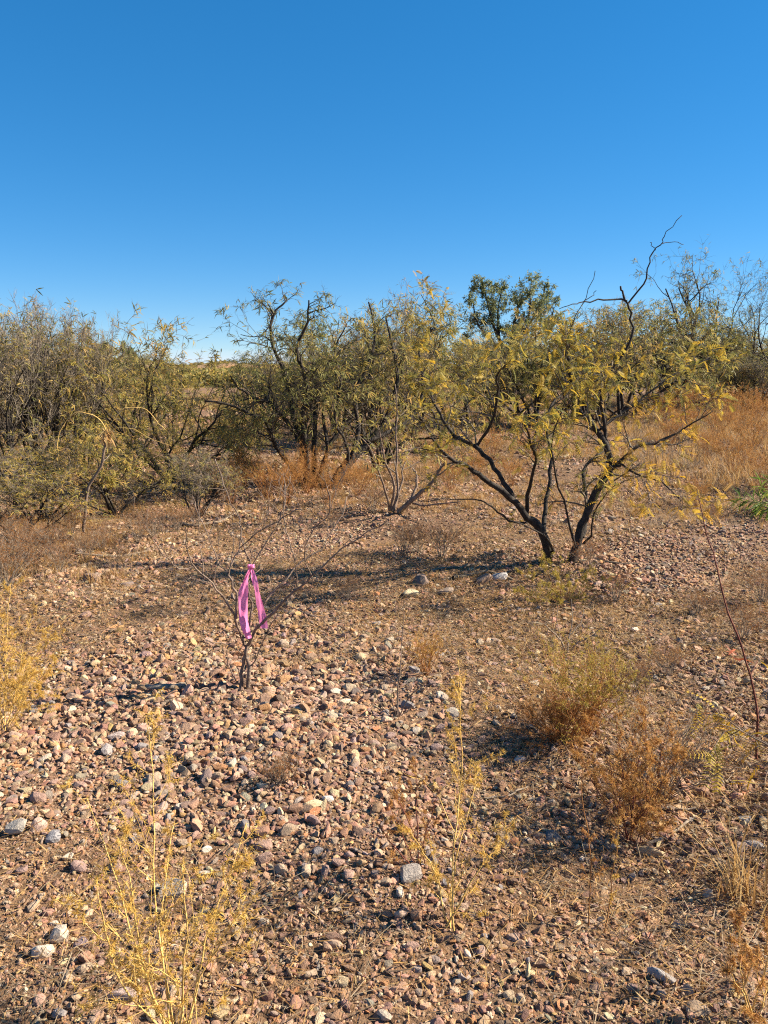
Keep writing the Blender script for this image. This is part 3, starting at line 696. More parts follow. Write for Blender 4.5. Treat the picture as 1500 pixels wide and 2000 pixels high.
# evergreen tree and far trees
for px, lab in ((200, 'rounded far green tree on the ridge, seen through bare twigs'), (255, 'bushy far green tree on the ridge with a broader crown')):
    p = gx(px, 120)
    t = shrub('far_tree', lab, 'tree', p, GM(seg=[6, 5, 3], n=[14, 10], crook=[.1, .2, .3], trop=[.08, .08, .05], ang=[.6, .7], ratio=[.4, .5], lprob=.9, lpn=4, leaflev=1, t0=.15), 3, 6.2, .2,
          [tpl_strip(0.4, 0.2, .2)], M['leaf_dark'], M['bark'], M['bark'], r0=.15, size=(.8, 1.4))
    s = (hfor(664, 120) - p.z) / top_of(t); t.scale = (s, s, s)
# saguaros on the ridge behind the gap
for px, top, bot, lab in ((422, 696, 722, 'taller dark columnar cactus on the far ridge in the gap'), (440, 702, 726, 'shorter dark columnar cactus on the far ridge in the gap')):
    Y = 230; b = at(px, bot, Y); tp = at(px, top, Y); n = 14; H = tp.z - b.z; V, Q = [], []
    rings = [(-1.5, .26), (0, .27), (.3 * H, .32), (.6 * H, .34), (.85 * H, .31), (.95 * H, .22), (H, .06)]; ns = 24
    for z, r in rings:
        for k in range(ns):
            a = k * 2 * math.pi / ns; rr = r * (1 if k % 2 else .82); V.append((rr * math.cos(a), rr * math.sin(a), z))
    for j in range(len(rings) - 1):
        for k in range(ns): Q.append((j * ns + k, j * ns + (k + 1) % ns, (j + 1) * ns + (k + 1) % ns, (j + 1) * ns + k))
    o = link('columnar_cactus', make_mesh('columnar_cactus', V, Q, None, M['cactus'])); o.location = b
    o['label'] = lab; o['category'] = 'cactus'; o['group'] = 'cactus columns on the ridge'

# ------------------------------------------------------------------ traced trees
def traced(name, label, cat, base, limbs, Y0, conv, G, leaf_tpl, leaf_mat, bark_m, twig_m, shoots, scale_r=1.0, tint_fn=None, size=(.7, 1.3), droop=.25, part='limb', group=None, jit=.006, bare=(), sh_len=(.3, .8), skip=None):
    """limbs: list of (list of crop points, start depth offset, end depth offset, start width px, end width px)"""
    root = thing(name, label, cat, base, group)
    for li, (pts, d0, d1, w0, w1) in enumerate(limbs):
        n = len(pts); P3, rs = [], []
        for i, q in enumerate(pts):
            t = i / (n - 1); px, py = conv(q); Y = Y0 + d0 + (d1 - d0) * t; P3.append(at(px, py, Y)); wpx = w0 + (w1 - w0) * t
            rs.append(max(wpx * 0.5 * Y / FOC * scale_r, 0.0025))
        ps, rr = smooth_line(P3, rs, jit)
        V, Q = tubes([(ps, rr)], 8); lo = link(part, make_mesh(part, V - np.array(base), Q, None, bark_m), root)
        if li in bare: continue
        out = [[] for _ in G['seg']]; leaves = []
        Ltot = sum((P3[i + 1] - P3[i]).length for i in range(n - 1)); k = int(shoots * Ltot + 0.5)
        for _ in range(k):
            f = (R.uniform(.22, 1.0)) * (len(ps) - 2); j = min(int(f), len(ps) - 3); a = Vector(ps[j]); b = Vector(ps[j + 1]); q = a.lerp(b, f - j)
            if q.z < 0.45 or (skip and skip(q)): continue
            d = side_dir((b - a).normalized(), R.uniform(.5, 1.2)); d.z += .15; d.normalize()
            grow(out, leaves, q, d, R.uniform(*sh_len) * (1.1 - .72 * f / len(ps)), max(min(rr[j] * .6, .011), .002), 0, dict(G, rmin=.0018))
        tw = [l for q in out for l in q]
        tube_obj('twigs', tw, 4, twig_m, lo, base, kind='stuff')
        lm = leaves_mesh('foliage', leaves, leaf_tpl, leaf_mat, base, RNG, size, droop, tint_fn=tint_fn)
        if lm: link('foliage', lm, lo, kind='stuff')
    return root

# main mesquite (crop of 780..1400, 400..1150 enlarged 2.419 times)
cv = lambda q: (780 + q[0] / 2.419, 400 + q[1] / 2.419)
MB = gp(1090, 1098)
k = 1 / 2.419
ML = [
 ([(715, 1720), (695, 1600), (650, 1510), (590, 1460), (520, 1380), (400, 1290), (330, 1240), (230, 1190), (150, 1100)], 0, -.35, 29, 6),
 ([(795, 1715), (842, 1590), (876, 1480), (930, 1350), (990, 1260), (985, 1170), (940, 1070), (880, 1000), (840, 970), (828, 870), (800, 760), (797, 680), (810, 635)], 0, .1, 27, 6),
 ([(540, 1390), (470, 1270), (400, 1180), (340, 1130), (260, 1095), (210, 1020), (160, 930), (105, 830)], -.08, .45, 15, 6),
 ([(370, 1135), (430, 1030), (465, 900), (460, 810), (490, 765), (525, 735)], .15, -.5, 9, 4),
 ([(680, 1540), (690, 1440), (712, 1300), (720, 1200), (700, 1100), (712, 1000)], .05, .7, 15, 6),
 ([(600, 1470), (620, 1330), (640, 1210), (620, 1120), (590, 1040)], -.03, -.8, 12, 5),
 ([(640, 1180), (650, 1080), (720, 950), (770, 880), (850, 830), (960, 800)], -.4, .3, 10, 4),
 ([(865, 1570), (885, 1440), (870, 1260), (930, 1190), (980, 1140)], .0, .6, 12, 6),
 ([(985, 1260), (1060, 1200), (1130, 1140), (1240, 1110), (1340, 1060), (1480, 975)], .05, .1, 13, 3),
 ([(1000, 1240), (1060, 1230), (1120, 1275), (1190, 1285), (1260, 1330), (1330, 1400)], 0, -.6, 8, 2.5),
 ([(1030, 740), (1100, 620), (1095, 540), (1080, 465), (1060, 430), (1045, 385)], .12, .15, 7, 5),
 ([(1080, 468), (1150, 380), (1180, 270), (1210, 215), (1240, 182), (1260, 130), (1335, 50)], .14, .2, 5, 1.4),
 ([(1240, 184), (1295, 175), (1342, 187)], .18, .25, 2.2, 1.2),
 ([(1210, 215), (1195, 190), (1185, 178)], .17, .15, 2, 1.2),
 ([(1075, 455), (970, 450), (870, 460), (820, 470), (755, 492)], .14, -.1, 5, 1.8),
 ([(870, 457), (905, 435), (930, 405)], .05, .1, 2.5, 1.2),
 ([(800, 690), (760, 570), (745, 530)], .1, .3, 4, 1.6),
 ([(800, 620), (830, 530), (880, 440), (925, 312)], .1, -.1, 3, 1.0),
 ([(950, 1060), (1040, 990), (1120, 935), (1260, 825), (1390, 755), (1500, 712)], .05, .5, 8, 2.5),
 ([(600, 1500), (540, 1500), (470, 1450), (390, 1400), (250, 1390), (100, 1400)], 0, -.5, 7, 2.2),
 ([(150, 1160), (80, 1150), (20, 1170)], -.3, -.5, 4, 2),
 ([(160, 930), (110, 830), (180, 620), (100, 420)], .35, .5, 4, 1.2),
 ([(840, 1650), (790, 1450), (745, 1280), (720, 1120), (780, 930), (720, 760), (640, 600)], -.1, -.9, 7, 2),
 ([(985, 1180), (975, 1100), (955, 950), (985, 830), (1030, 740)], .05, .12, 11, 7),
 ([(870, 1600), (905, 1560), (930, 1430), (1010, 1330), (1090, 1300)], -.1, -.9, 7, 2),
 ([(730, 1640), (680, 1560), (520, 1490)], -.05, -.7, 8, 3),
]
def main_tint(P):
    t = RNG.uniform(0.05, .75, len(P)); lowright = (P[:, 0] > 1.75) & (P[:, 2] < 1.3); return np.where(lowright, RNG.uniform(.45, .95, len(P)), t)
traced('mesquite_tree', 'open crooked mesquite tree with yellowing leaves and one bare branch reaching into the sky', 'tree', MB, ML, MB.y, cv,
       dict(seg=[6, 4, 3], crook=[.22, .28, .3], trop=[.03, 0, -.04], n=[6, 2], ang=[.8, .7], ratio=[.5, .5], leaflev=0, lpn=1, lprob=.19, t0=.2, zmin=.4),
       FR_NEAR, M['leaf_main'], M['bark'], M['twig'], 10, scale_r=.7, skip=lambda q: q.z < .85 and q.x < 1.6, size=(.5, 1.0), tint_fn=main_tint, bare=(10, 11, 12, 13, 14, 15, 16, 17, 19, 20), sh_len=(.22, .6))

# evergreen behind the thicket: two upright lobes
EB = gx(998, 34)
traced('evergreen_tree', 'dense dark green tree with two rounded lobes rising above the thicket', 'tree', EB, [
 ([(998, 790), (985, 690), (965, 640), (952, 590), (945, 560)], 0, -.3, 9, 2), ([(1000, 790), (1010, 680), (1030, 640), (1055, 595), (1065, 562)], 0, .4, 9, 2),
 ([(992, 720), (1000, 650), (1012, 600), (1020, 575)], 0, .8, 6, 2), ([(985, 690), (950, 655), (930, 625), (925, 590)], 0, -.7, 5, 2), ([(1012, 690), (1050, 655), (1075, 625), (1082, 600)], 0, -.6, 5, 2),
 ([(975, 660), (972, 610), (978, 575)], 0, .9, 5, 2), ([(1030, 645), (1035, 600), (1035, 570)], 0, -.9, 5, 2)], EB.y, lambda q: q,
 dict(seg=[5, 4, 3], crook=[.2, .25, .3], trop=[.05, .04, .02], n=[7, 5], ang=[.7, .7], ratio=[.6, .55], leaflev=0, lpn=2, lprob=.40, t0=.15, zmin=1.5),
 [tpl_strip(0.12, 0.045, .2), tpl_strip(0.09, 0.042, .4)], M['leaf_dark'], M['bark'], M['darktwig'], 5, sh_len=(.5, 1.5), size=(.6, 1.2))

# mid mesquite (crop 400..900, 550..1100 enlarged 3)
cm = lambda q: (400 + q[0] / 3, 550 + q[1] / 3)
B = gp(600, 948)
GMID = dict(seg=[6, 5, 3], crook=[.2, .28, .3], trop=[.03, .02, -.02], n=[7, 4], ang=[.8, .7], ratio=[.55, .5], leaflev=0, lpn=1, lprob=.11, t0=.2, zmin=.4)
traced('mesquite_tree', 'green grey mesquite with several dark upright trunks beside the leaning trunk', 'tree', B, [
 ([(620, 1230), (580, 1040), (570, 900), (520, 820), (500, 650), (470, 540), (400, 380), (395, 210), (480, 110)], 0, .4, 15, 3),
 ([(600, 1200), (590, 950), (570, 780), (600, 700), (590, 560), (540, 400), (600, 230), (610, 110)], 0, -.4, 13, 3),
 ([(650, 1200), (640, 980), (650, 760), (660, 620), (640, 480), (600, 330)], .1, .9, 12, 4),
 ([(540, 900), (450, 780), (380, 710), (290, 680), (200, 620), (150, 555)], .1, -.6, 9, 3),
 ([(560, 1150), (460, 1030), (400, 930), (350, 800), (270, 780), (150, 720), (0, 700)], 0, -.9, 9, 4),
 ([(650, 1180), (720, 980), (700, 850), (690, 720), (740, 620), (820, 640)], 0, .6, 8, 3),
 ([(720, 970), (810, 850), (870, 770), (880, 680), (960, 560), (1020, 370)], .3, .9, 9, 3),
 ([(395, 220), (330, 320), (210, 310)], .2, .0, 3, 1.2)], B.y, cm, GMID, FR_MID, M['leaf_olive'], M['bark'], M['darktwig'], 9.5, skip=lambda q: q.x < -1.75, tint_fn=tfn(0, .75), sh_len=(.35, 1.0), size=(.8, 1.4))
B = gp(655, 953)
traced('mesquite_tree', 'mesquite on a thick dark leaning trunk in the middle thicket', 'tree', B, [
 ([(740, 1225), (800, 1120), (860, 1040), (930, 960), (1000, 900), (1080, 760), (1130, 560), (1100, 380), (1060, 200)], 0, .9, 24, 3),
 ([(860, 1040), (900, 880), (890, 760), (880, 640), (960, 480), (1000, 300), (960, 120)], .1, .6, 10, 3),
 ([(960, 930), (1080, 880), (1200, 800), (1280, 640), (1260, 420), (1330, 260)], .3, 1.4, 10, 3),
 ([(840, 1060), (830, 950), (760, 800), (800, 600), (760, 400), (830, 250)], .05, -.5, 7, 2)], B.y, cm, GMID, FR_MID, M['leaf_olive'], M['bark'], M['darktwig'], 8, tint_fn=tfn(.1, 1), sh_len=(.35, 1.0), size=(.8, 1.4))
B = gp(768, 1002)
traced('mesquite_shrub', 'slender shrub of pale straight stems in front of the leaning trunk', 'shrub', B, [
 ([(1100, 1350), (1130, 1240), (1125, 1100), (1120, 900), (1125, 720), (1115, 600)], 0, .2, 6, 1.3),
 ([(1090, 1340), (1110, 1200), (1060, 1060), (1030, 920), (1000, 800)], 0, -.3, 6, 1.5),
 ([(1080, 1340), (1060, 1230), (1000, 1080), (960, 960), (900, 900)], 0, -.5, 5, 1.3),
 ([(1110, 1345), (1150, 1200), (1160, 1080), (1200, 1000)], 0, .4, 5, 1.4),
 ([(1130, 1350), (1240, 1260), (1320, 1190), (1380, 1100), (1410, 1050)], 0, -.2, 11, 3),
 ([(1200, 1290), (1240, 1200), (1235, 1110)], 0, .1, 7, 3),
 ([(1220, 1300), (1300, 1310), (1500, 1290)], 0, -.6, 5, 2)], B.y, cm,
 dict(seg=[5, 3], crook=[.2, .3], trop=[.04, 0], n=[5], ang=[.7], ratio=[.5], leaflev=0, lpn=1, lprob=.3, t0=.2, zmin=.2), FR_MID, M['leaf_yellow'], M['sapling'], M['greytwig'], 6, tint_fn=tfn(0, 1), part='stem', sh_len=(.2, .7))

# left dead stem with arching straw stalks (crop 0..500, 550..1100 enlarged 3)
cl = lambda q: (q[0] / 3, 550 + q[1] / 3)
B = gp(162, 1056)
traced('dead_sapling', 'brown leaning dead sapling with straw leaf cluster and arching dry stalks', 'sapling', B, [
 ([(478, 1525), (495, 1350), (520, 1200), (590, 1080), (615, 960), (625, 890)], 0, 0, 7, 4)], B.y, cl,
 dict(seg=[4, 3], crook=[.2, .3], trop=[0, -.1], n=[2], ang=[.7], ratio=[.5], leaflev=1, lpn=1, lprob=.0, t0=.2), FR_MID, M['leaf_yellow'], M['sapling'], M['greytwig'], 2, part='stem', sh_len=(.1, .3))
dead = C.objects[-1] if False else [o for o in bpy.data.objects if o.name.startswith('dead_sapling')][0]
for pts, d1, w0, w1 in [([(622, 890), (605, 835), (560, 790), (500, 770), (440, 765), (370, 840), (335, 950), (345, 1010), (340, 1100), (370, 1210)], -.1, 2.6, 1.0),
                        ([(628, 880), (660, 815), (730, 745), (790, 740), (860, 750), (930, 830), (970, 870)], .1, 2.2, 1.0),
                        ([(630, 885), (700, 855), (790, 870), (900, 930), (1000, 960)], -.3, 2, 1.0)]:
    P3 = [at(*cl(q), B.y + d1 * i / len(pts)) for i, q in enumerate(pts)]; rs = [max((w0 + (w1 - w0) * i / (len(pts) - 1)) * .5 * B.y / FOC, .0018) for i in range(len(pts))]
    V, Q = tubes([smooth_line(P3, rs, .003)], 5); link('stalk', make_mesh('stalk', V - np.array(B), Q, None, M['straw']), dead)
c0 = at(*cl((625, 885)), B.y); lv = []
for _ in range(46): lv.append((tuple(c0 + rv(.025)), (R.gauss(0, .5), R.gauss(0, .5), -1)))
link('leaf_cluster', leaves_mesh('leaf_cluster', lv, [tpl_strip(.09, .016, .2)], M['drygrass'], B, RNG, (.7, 1.4)), dead, kind='stuff')

# low leafy shrubs in front of the left thicket
def low(px, py, top, kind, wide, label, group):
    p = gp(px, py); place(kind, p, hfor(top, p.y) - p.z, wide, R.uniform(0, 6.28), label, group)
low(225, 1005, 800, 'yellow_b', 1.25, 'low spreading mesquite with yellow leaves behind the dead sapling', '')
low(330, 960, 830, 'yellow_a', 1.3, 'low yellow leaved shrub right of the dead sapling', '')
low(90, 1015, 850, 'bare_b', 1.5, 'low tangled grey brush at the foot of the left thicket', 'low grey brush at the left')
low(30, 1060, 900, 'bare_b', 1.6, 'low tangled grey brush at the foot of the left thicket', 'low grey brush at the left')
low(385, 1010, 890, 'bare_a', 1.4, 'small bare grey brush on the open gravel edge beside the left thicket', '')

# ------------------------------------------------------------------ sapling with the pink flagging (crop 300..800, 950..1400 enlarged 3)
cs = lambda q: (300 + q[0] / 3, 950 + q[1] / 3)
SB = gp(480, 1346)
SL = [
 ([(515, 1200), (513, 1100), (535, 1010), (545, 940)], 0, .02, 9, 7), ([(552, 1205), (558, 1060), (538, 1000), (548, 935)], 0, .0, 9, 6),
 ([(545, 940), (500, 850), (470, 750), (400, 640), (310, 540), (235, 465), (205, 390), (190, 300), (190, 240)], .02, -.25, 6, 1.5),
 ([(485, 775), (490, 660), (460, 560), (440, 505), (470, 430), (500, 365), (510, 250), (495, 170), (440, 60), (400, -50), (360, -160)], -.05, .15, 5, 1.3),
 ([(440, 505), (390, 470), (340, 340), (270, 180), (230, 60)], 0, .3, 3, 1.2),
 ([(547, 938), (600, 840), (700, 740), (820, 620), (930, 530), (1060, 400), (1200, 300), (1370, 200)], .01, -.3, 7, 1.6),
 ([(640, 790), (660, 670), (770, 550), (850, 450), (980, 370), (1040, 270), (1110, 160), (1130, 60)], 0, .35, 5, 1.3),
 ([(560, 900), (570, 780), (575, 680), (550, 600), (560, 540), (575, 480), (640, 360), (720, 230), (760, 120), (770, -10)], 0, .12, 5, 1.3),
 ([(500, 365), (560, 310), (640, 250), (760, 180), (860, 130)], .05, -.1, 2.5, 1.1),
 ([(510, 300), (560, 440), (575, 475)], .05, .02, 2.5, 2),
 ([(575, 480), (540, 380), (520, 300)], .02, .1, 2.5, 1.5),
 ([(830, 450), (790, 300), (760, 190), (770, 60), (800, -60)], .2, .4, 2.4, 1.1),
 ([(930, 530), (880, 400), (940, 250), (1030, 150), (1020, 20)], -.1, -.3, 2.4, 1.1),
 ([(520, 985), (440, 930), (310, 900)], 0, -.15, 2.8, 1.2), ([(505, 1165), (440, 1040), (430, 960)], 0, -.1, 2.4, 1.1),
 ([(565, 1060), (640, 1000), (710, 985)], 0, .15, 2.4, 1.1), ([(575, 1050), (640, 920), (680, 830), (720, 760)], 0, -.2, 2.6, 1.2),
 ([(235, 465), (150, 480), (60, 400), (0, 320)], -.15, -.3, 2.4, 1.1), ([(770, 705), (850, 720), (950, 765)], -.05, -.2, 2.2, 1.1),
]
traced('bare_sapling', 'leafless young tree on open gravel with a pink ribbon tied to it', 'sapling', SB, SL, SB.y, cs,
       dict(seg=[5, 3], crook=[.14, .2], trop=[.05, .02], n=[2], ang=[.6], ratio=[.5], leaflev=1, lpn=1, lprob=.0, t0=.2, zmin=.1), FR_NEAR, M['leaf_yellow'], M['sapling'], M['sapling'], 5.5,
       part='stem', jit=.003, sh_len=(.12, .42))
# pink flagging tape: knot and two tails
rb = thing('flagging_tape', 'bright pink plastic flagging tape tied round a twig with two hanging tails', 'ribbon', at(*cs((571, 470)), SB.y - .03))
rb0 = np.array(rb.location)
def tail(pts, widths, depth, twist):
    n = 40; P, Wd = [], []
    ps = [at(*cs(q), SB.y - .035 + depth[i]) for i, q in enumerate(pts)]
    sp, wd = smooth_line(ps, widths, 0, per=8); sp = np.array(sp[:-1]); wd = np.array(wd[:-1])
    m = 7; V = np.zeros((len(sp), m, 3))
    for i, p in enumerate(sp):
        t = i / (len(sp) - 1); a = twist[0] + (twist[1] - twist[0]) * t + .25 * math.sin(9 * t)
        sdv = np.array([math.cos(a), math.sin(a), 0]); nv = np.array([-math.sin(a), math.cos(a), 0])
        for j in range(m):
            u = j / (m - 1) - .5
            V[i, j] = p + sdv * u * wd[i] + nv * (.0022 * math.sin(u * 5 + 5 * t) + .0028 * math.sin(14 * t + u * 9) + .0012 * math.sin(23 * t - u * 9))
    k = len(sp); I = np.arange(k * m).reshape(k, m); Q = np.stack([I[:-1, :-1], I[:-1, 1:], I[1:, 1:], I[1:, :-1]], -1).reshape(-1, 4)
    o = link('tail', make_mesh('tail', V.reshape(-1, 3) - rb0, Q, None, M['pink']), rb)
tail([(566, 478), (545, 530), (528, 600), (524, 700), (532, 800), (560, 892)], [.013, .032, .044, .047, .047, .026], [0, -.01, -.015, -.012, -.02, -.01], (.75, .55))
tail([(574, 480), (590, 540), (612, 640), (634, 750), (648, 832)], [.013, .025, .035, .039, .041], [0, -.012, -.02, -.015, -.02], (-.15, -.35))
kv = []
for i in range(26):
    a = i / 25 * 12.56; kv.append((.013 * math.cos(a), .009 * math.sin(a), .008 * math.sin(a * .5 + .5) + (i - 12) * .0004))
V, Q = tubes([(kv, [.0055] * 26)], 6); link('knot', make_mesh('knot', V, Q, None, M['pink']), rb)

# ------------------------------------------------------------------ weeds in front
CL = [tpl_cluster(np.random.default_rng(i), 4, .0105, .0042) for i in range(5)]
CLS = [tpl_cluster(np.random.default_rng(i + 9), 3, .010, .0038) for i in range(5)]
def weed(name, label, base, tips, stem_m, leaf_m, dens=1.0, r=.0023, branches=9, blen=.42, size=(.7, 1.3), group=None, leafp=.55, ang=.7, tint=None, lpn=3, sub=4):
    """tips: list of 3D tip points; every stem grows from the base to a tip with leafy side branches"""
    root = thing(name, label, 'weed', base, group)
    G = dict(seg=[6, 3], crook=[.12, .2], trop=[.06, .05], n=[sub], ang=[.7], ratio=[.38], leaflev=0, lpn=lpn, lprob=leafp, t0=.15, zmin=-9, tip=.35)
    for tp in tips:
        b = Vector(base) + Vector((R.gauss(0, .012), R.gauss(0, .012), -.01)); L = (tp - b).length; out = [[], []]; leaves = []
        mid = b.lerp(tp, .5) + rv(.03 * L); ps, rr = smooth_line([b, b.lerp(mid, .5) + rv(.012 * L), mid, mid.lerp(tp, .5) + rv(.012 * L), tp], [r, r * .9, r * .75, r * .55, r * .35], .002)
        V, Q = tubes([(ps, rr)], 5); st = link('stem', make_mesh('stem', V - np.array(base), Q, None, stem_m), root)
        for i in range(len(ps) - 1):
            t = i / (len(ps) - 1)
            if t > .5:
                for _ in range(lpn):
                    q = Vector(ps[i]).lerp(Vector(ps[i + 1]), R.random()); leaves.append((tuple(q), tuple(side_dir((tp - b).normalized(), R.uniform(.6, 1.4)))))
        for c in range(max(2, int(branches * L / .6))):
            t = R.uniform(.12, .95); f = t * (len(ps) - 2); j = int(f); q = Vector(ps[j]).lerp(Vector(ps[j + 1]), f - j)
            d = side_dir((Vector(ps[j + 1]) - Vector(ps[j])).normalized(), ang * R.uniform(.7, 1.7))
            grow(out, leaves, q, d, blen * L * R.uniform(.5, 1.1) * (1.1 - .75 * t), rr[j] * .6, 0, G)
        tube_obj('side_branches', out[0] + out[1], 3, stem_m, st, base, kind='stuff')
        lm = leaves_mesh('bracts', leaves, CL, leaf_m, base, RNG, size, 0, tint_fn=tint)
        if lm: link('bracts', lm, st, kind='stuff')
    return root
def tipsat(lst, Y): return [at(px, py, Y + dy) for px, py, dy in lst]
b = gp(375, 1995) ; b = Vector((b.x, b.y - .12, h1(b.x, b.y - .12)))
weed('dry_weed', 'tall pale yellow dry weed with many slender spreading stems', b,
     tipsat([(285, 1400, .32), (170, 1560, .25), (232, 1640, .1), (480, 1610, .2), (495, 1720, 0), (340, 1610, .3), (190, 1720, -.05), (355, 1690, -.1)], b.y), M['straw'], M['bract'], branches=9, blen=.44, size=(.7, 1.2), r=.0028)
b = gp(10, 1425)
weed('dry_weed', 'dense golden yellow dry weed beside coarse gravel below the left thicket', b,
     tipsat([(20, 1140, .2), (60, 1200, 0), (100, 1240, -.1), (-40, 1160, .1), (115, 1290, .1), (-10, 1230, -.2), (50, 1290, .25), (90, 1340, -.2)], b.y), M['straw'], M['bract'], branches=16, blen=.45)
b = gp(878, 1815)
weed('dry_weed', 'tall straight yellow weed with a single main stalk and rising side arms', b,
     tipsat([(895, 1290, .30), (1005, 1600, .1), (935, 1500, .25), (800, 1620, .05)], b.y), M['straw'], M['bract'], branches=13, blen=.34, size=(.75, 1.2), r=.0028)
b = gp(815, 1695)
weed('dry_weed', 'reddish stemmed bushy dry weed beside the tall straight yellow weed', b,
     tipsat([(745, 1490, .1), (810, 1480, .2), (760, 1570, 0), (860, 1540, .1), (735, 1600, -.1)], b.y), M['redstem'], M['rust'], branches=10, blen=.36, size=(.6, 1.0))
b = gp(1153, 1815); weed('dry_weed', 'thin single stalked rusty weed, the taller of a close pair', b, tipsat([(1140, 1480, .12)], b.y), M['ruststem'], M['rust'], branches=8, blen=.16, size=(.5, .9))
b = gp(1185, 1825); weed('dry_weed', 'thin single stalked rusty weed, the shorter of a close pair', b, tipsat([(1210, 1600, .1)], b.y), M['ruststem'], M['bract'], branches=7, blen=.16, size=(.5, .9))
b = gp(1232, 1648)
weed('dry_weed', 'dense rust orange bushy weed with red stems beside the oblong tan stone', b,
     tipsat([(1120, 1440, .15), (1160, 1400, .25), (1200, 1390, .1), (1260, 1370, .2), (1310, 1400, .1), (1330, 1460, 0), (1280, 1440, -.1), (1190, 1480, -.15), (1240, 1430, .3), (1300, 1520, -.15)], b.y), M['redstem'], M['rust'], branches=17, blen=.40, size=(.8, 1.3), tint=tfn(.2, 1))
b = gp(1470, 1990)
weed('dry_weed', 'golden dry weed rooted in fine gravel below the overhanging mesquite leaves', b, tipsat([(1440, 1780, .1), (1500, 1800, 0), (1480, 1850, -.1), (1530, 1780, .2), (1420, 1880, 0)], b.y), M['straw'], M['rust'], branches=14, blen=.4)
b = gp(1095, 1180)
weed('low_forb', 'low yellow green leafy forb growing at the foot of the crooked mesquite', b, tipsat([(1010, 1110, .1), (1060, 1085, .2), (1110, 1080, .1), (1160, 1100, .2), (1050, 1150, -.2), (1130, 1140, -.2), (1190, 1130, 0), (1210, 1150, .3), (1005, 1150, 0), (1090, 1120, -.1)], b.y), M['ruststem'], M['snake'], branches=13, blen=.5, size=(.9, 1.6), tint=tfn(.3, 1))

# domed small bushes
def dome(name, label, base, w_, h_, n, stem_m, tip_m, size, group=None, dens=10, tint=None):
    root = thing(name, label, 'bush', base, group); G = dict(seg=[6, 4, 2], crook=[.12, .18, .2], trop=[.03, .05, .03], n=[5, 3], ang=[.45, .5], ratio=[.5, .45], leaflev=1, lpn=1, lprob=.7, t0=.35, zmin=-9, tip=.4)
    out = [[], [], []]; lv = []
    for i in range(n):
        a = R.uniform(0, 6.28); e = R.random() ** .6; d = Vector((math.cos(a) * e * w_ / h_, math.sin(a) * e * w_ / h_, 1.0)); L = h_ * R.uniform(.75, 1.05) * (d.length ** .5)
        grow(out, lv, Vector((R.gauss(0, .012), R.gauss(0, .012), -.01)), d.normalized(), L, .0022, 0, G)
    tube_obj('stem', out[0], 4, stem_m, root, (0, 0, 0), kind='stuff'); tube_obj('twigs', out[1] + out[2], 3, stem_m, root, (0, 0, 0), kind='stuff')
    link('bracts', leaves_mesh('bracts', lv, CLS, tip_m, (0, 0, 0), RNG, size, -.3, tint_fn=tint), root, kind='stuff')
    return root
dome('snakeweed_bush', 'rounded bush topped with tiny yellow flower heads behind the rust bush', gp(1140, 1440), .36, .38, 46, M['ruststem'], M['snake'], (1.0, 1.7), tint=tfn(.45, 1))
dome('dry_bush', 'low rusty brown dried bush left of the yellow topped bush', gp(1090, 1445), .28, .18, 60, M['ruststem'], M['rust'], (.9, 1.5), tint=tfn(0, .7))
dome('dry_bush', 'dark airy dried bush behind the rust orange weed', gp(1290, 1560), .32, .36, 30, M['deadwood'], M['rust'], (.6, 1.0), tint=tfn(0, .5))
dome('dry_bush', 'small straw coloured bush beside the forked twiggy plant', gp(830, 1318), .12, .20, 24, M['ruststem'], M['bract'], (.6, 1.0), tint=tfn(0, .6))
dome('dry_bush', 'small dry reddish tuft on the gravel below the flagged sapling', gp(545, 1530), .10, .10, 20, M['deadwood'], M['rust'], (.5, .8), tint=tfn(0, .5))
# scattered low dried weeds of the middle distance
lowb = dome('low_dried_weed', 'low rusty dried weed on the open ground among the trees', gp(560, 985), .28, .45, 30, M['ruststem'], M['rust'], (1.2, 2.0), 'low rusty weeds among the trees', tint=tfn(.2, .9))
lowg = dome('low_dried_weed', 'low greyish dried weed on the open ground among the trees', gp(790, 1085), .22, .30, 26, M['deadwood'], M['rust'], (.8, 1.3), 'low greyish weeds among the trees', tint=tfn(0, .4))
def rust_label(px, py):
    if px > 1280 and py < 870: return 'tall rusty dried weed in the far part of the rusty grass field', 'tall rusty weeds of the field'
    if px > 1280: return 'rusty dried weed at the near edge of the rusty grass field', 'rusty weeds at the field edge'
    if px > 800: return 'low rusty dried weed in the grassy clearing behind the crooked mesquite', 'rusty weeds in the clearing'
    return 'low rusty dried weed at the feet of the dark upright trunks', 'rusty weeds at the dark trunks'
def grey_label(px, py):
    if px < 400: return 'low greyish dried weed at the foot of the left thicket', 'greyish weeds below the left thicket'
    if px > 1180: return 'low greyish dried weed on gravel between the crooked mesquite and the thorny shoot', 'greyish weeds right of the mesquite'
    return 'low greyish dried weed in or beside the shade of the crooked mesquite', 'greyish weeds near the mesquite shade'
lowb['label'], lowb['group'] = rust_label(560, 985); lowg['label'], lowg['group'] = grey_label(790, 1085)
for px, py, s in [(600, 965, 1.2), (520, 975, .9), (480, 950, 1.0), (640, 985, .8), (700, 970, .9), (450, 985, .8), (880, 960, .8), (930, 940, .9), (1000, 950, .8), (1380, 900, 1.1), (1430, 930, 1.3), (1470, 880, 1.4),
                  (1400, 860, 1.5), (1340, 850, 1.4), (1490, 960, 1.1), (1360, 990, .7), (1450, 850, 1.7), (1310, 870, 1.2), (1480, 830, 2.0), (1420, 825, 2.0), (1350, 820, 2.0), (1300, 830, 1.6), (420, 970, .9), (960, 900, 1.1), (1040, 900, 1.2), (860, 920, 1.0)]:
    l, g = rust_label(px, py); dup(lowb, gp(px, py), R.uniform(0, 6.28), (s * R.uniform(.9, 1.3),) * 2 + (s,), l, g)
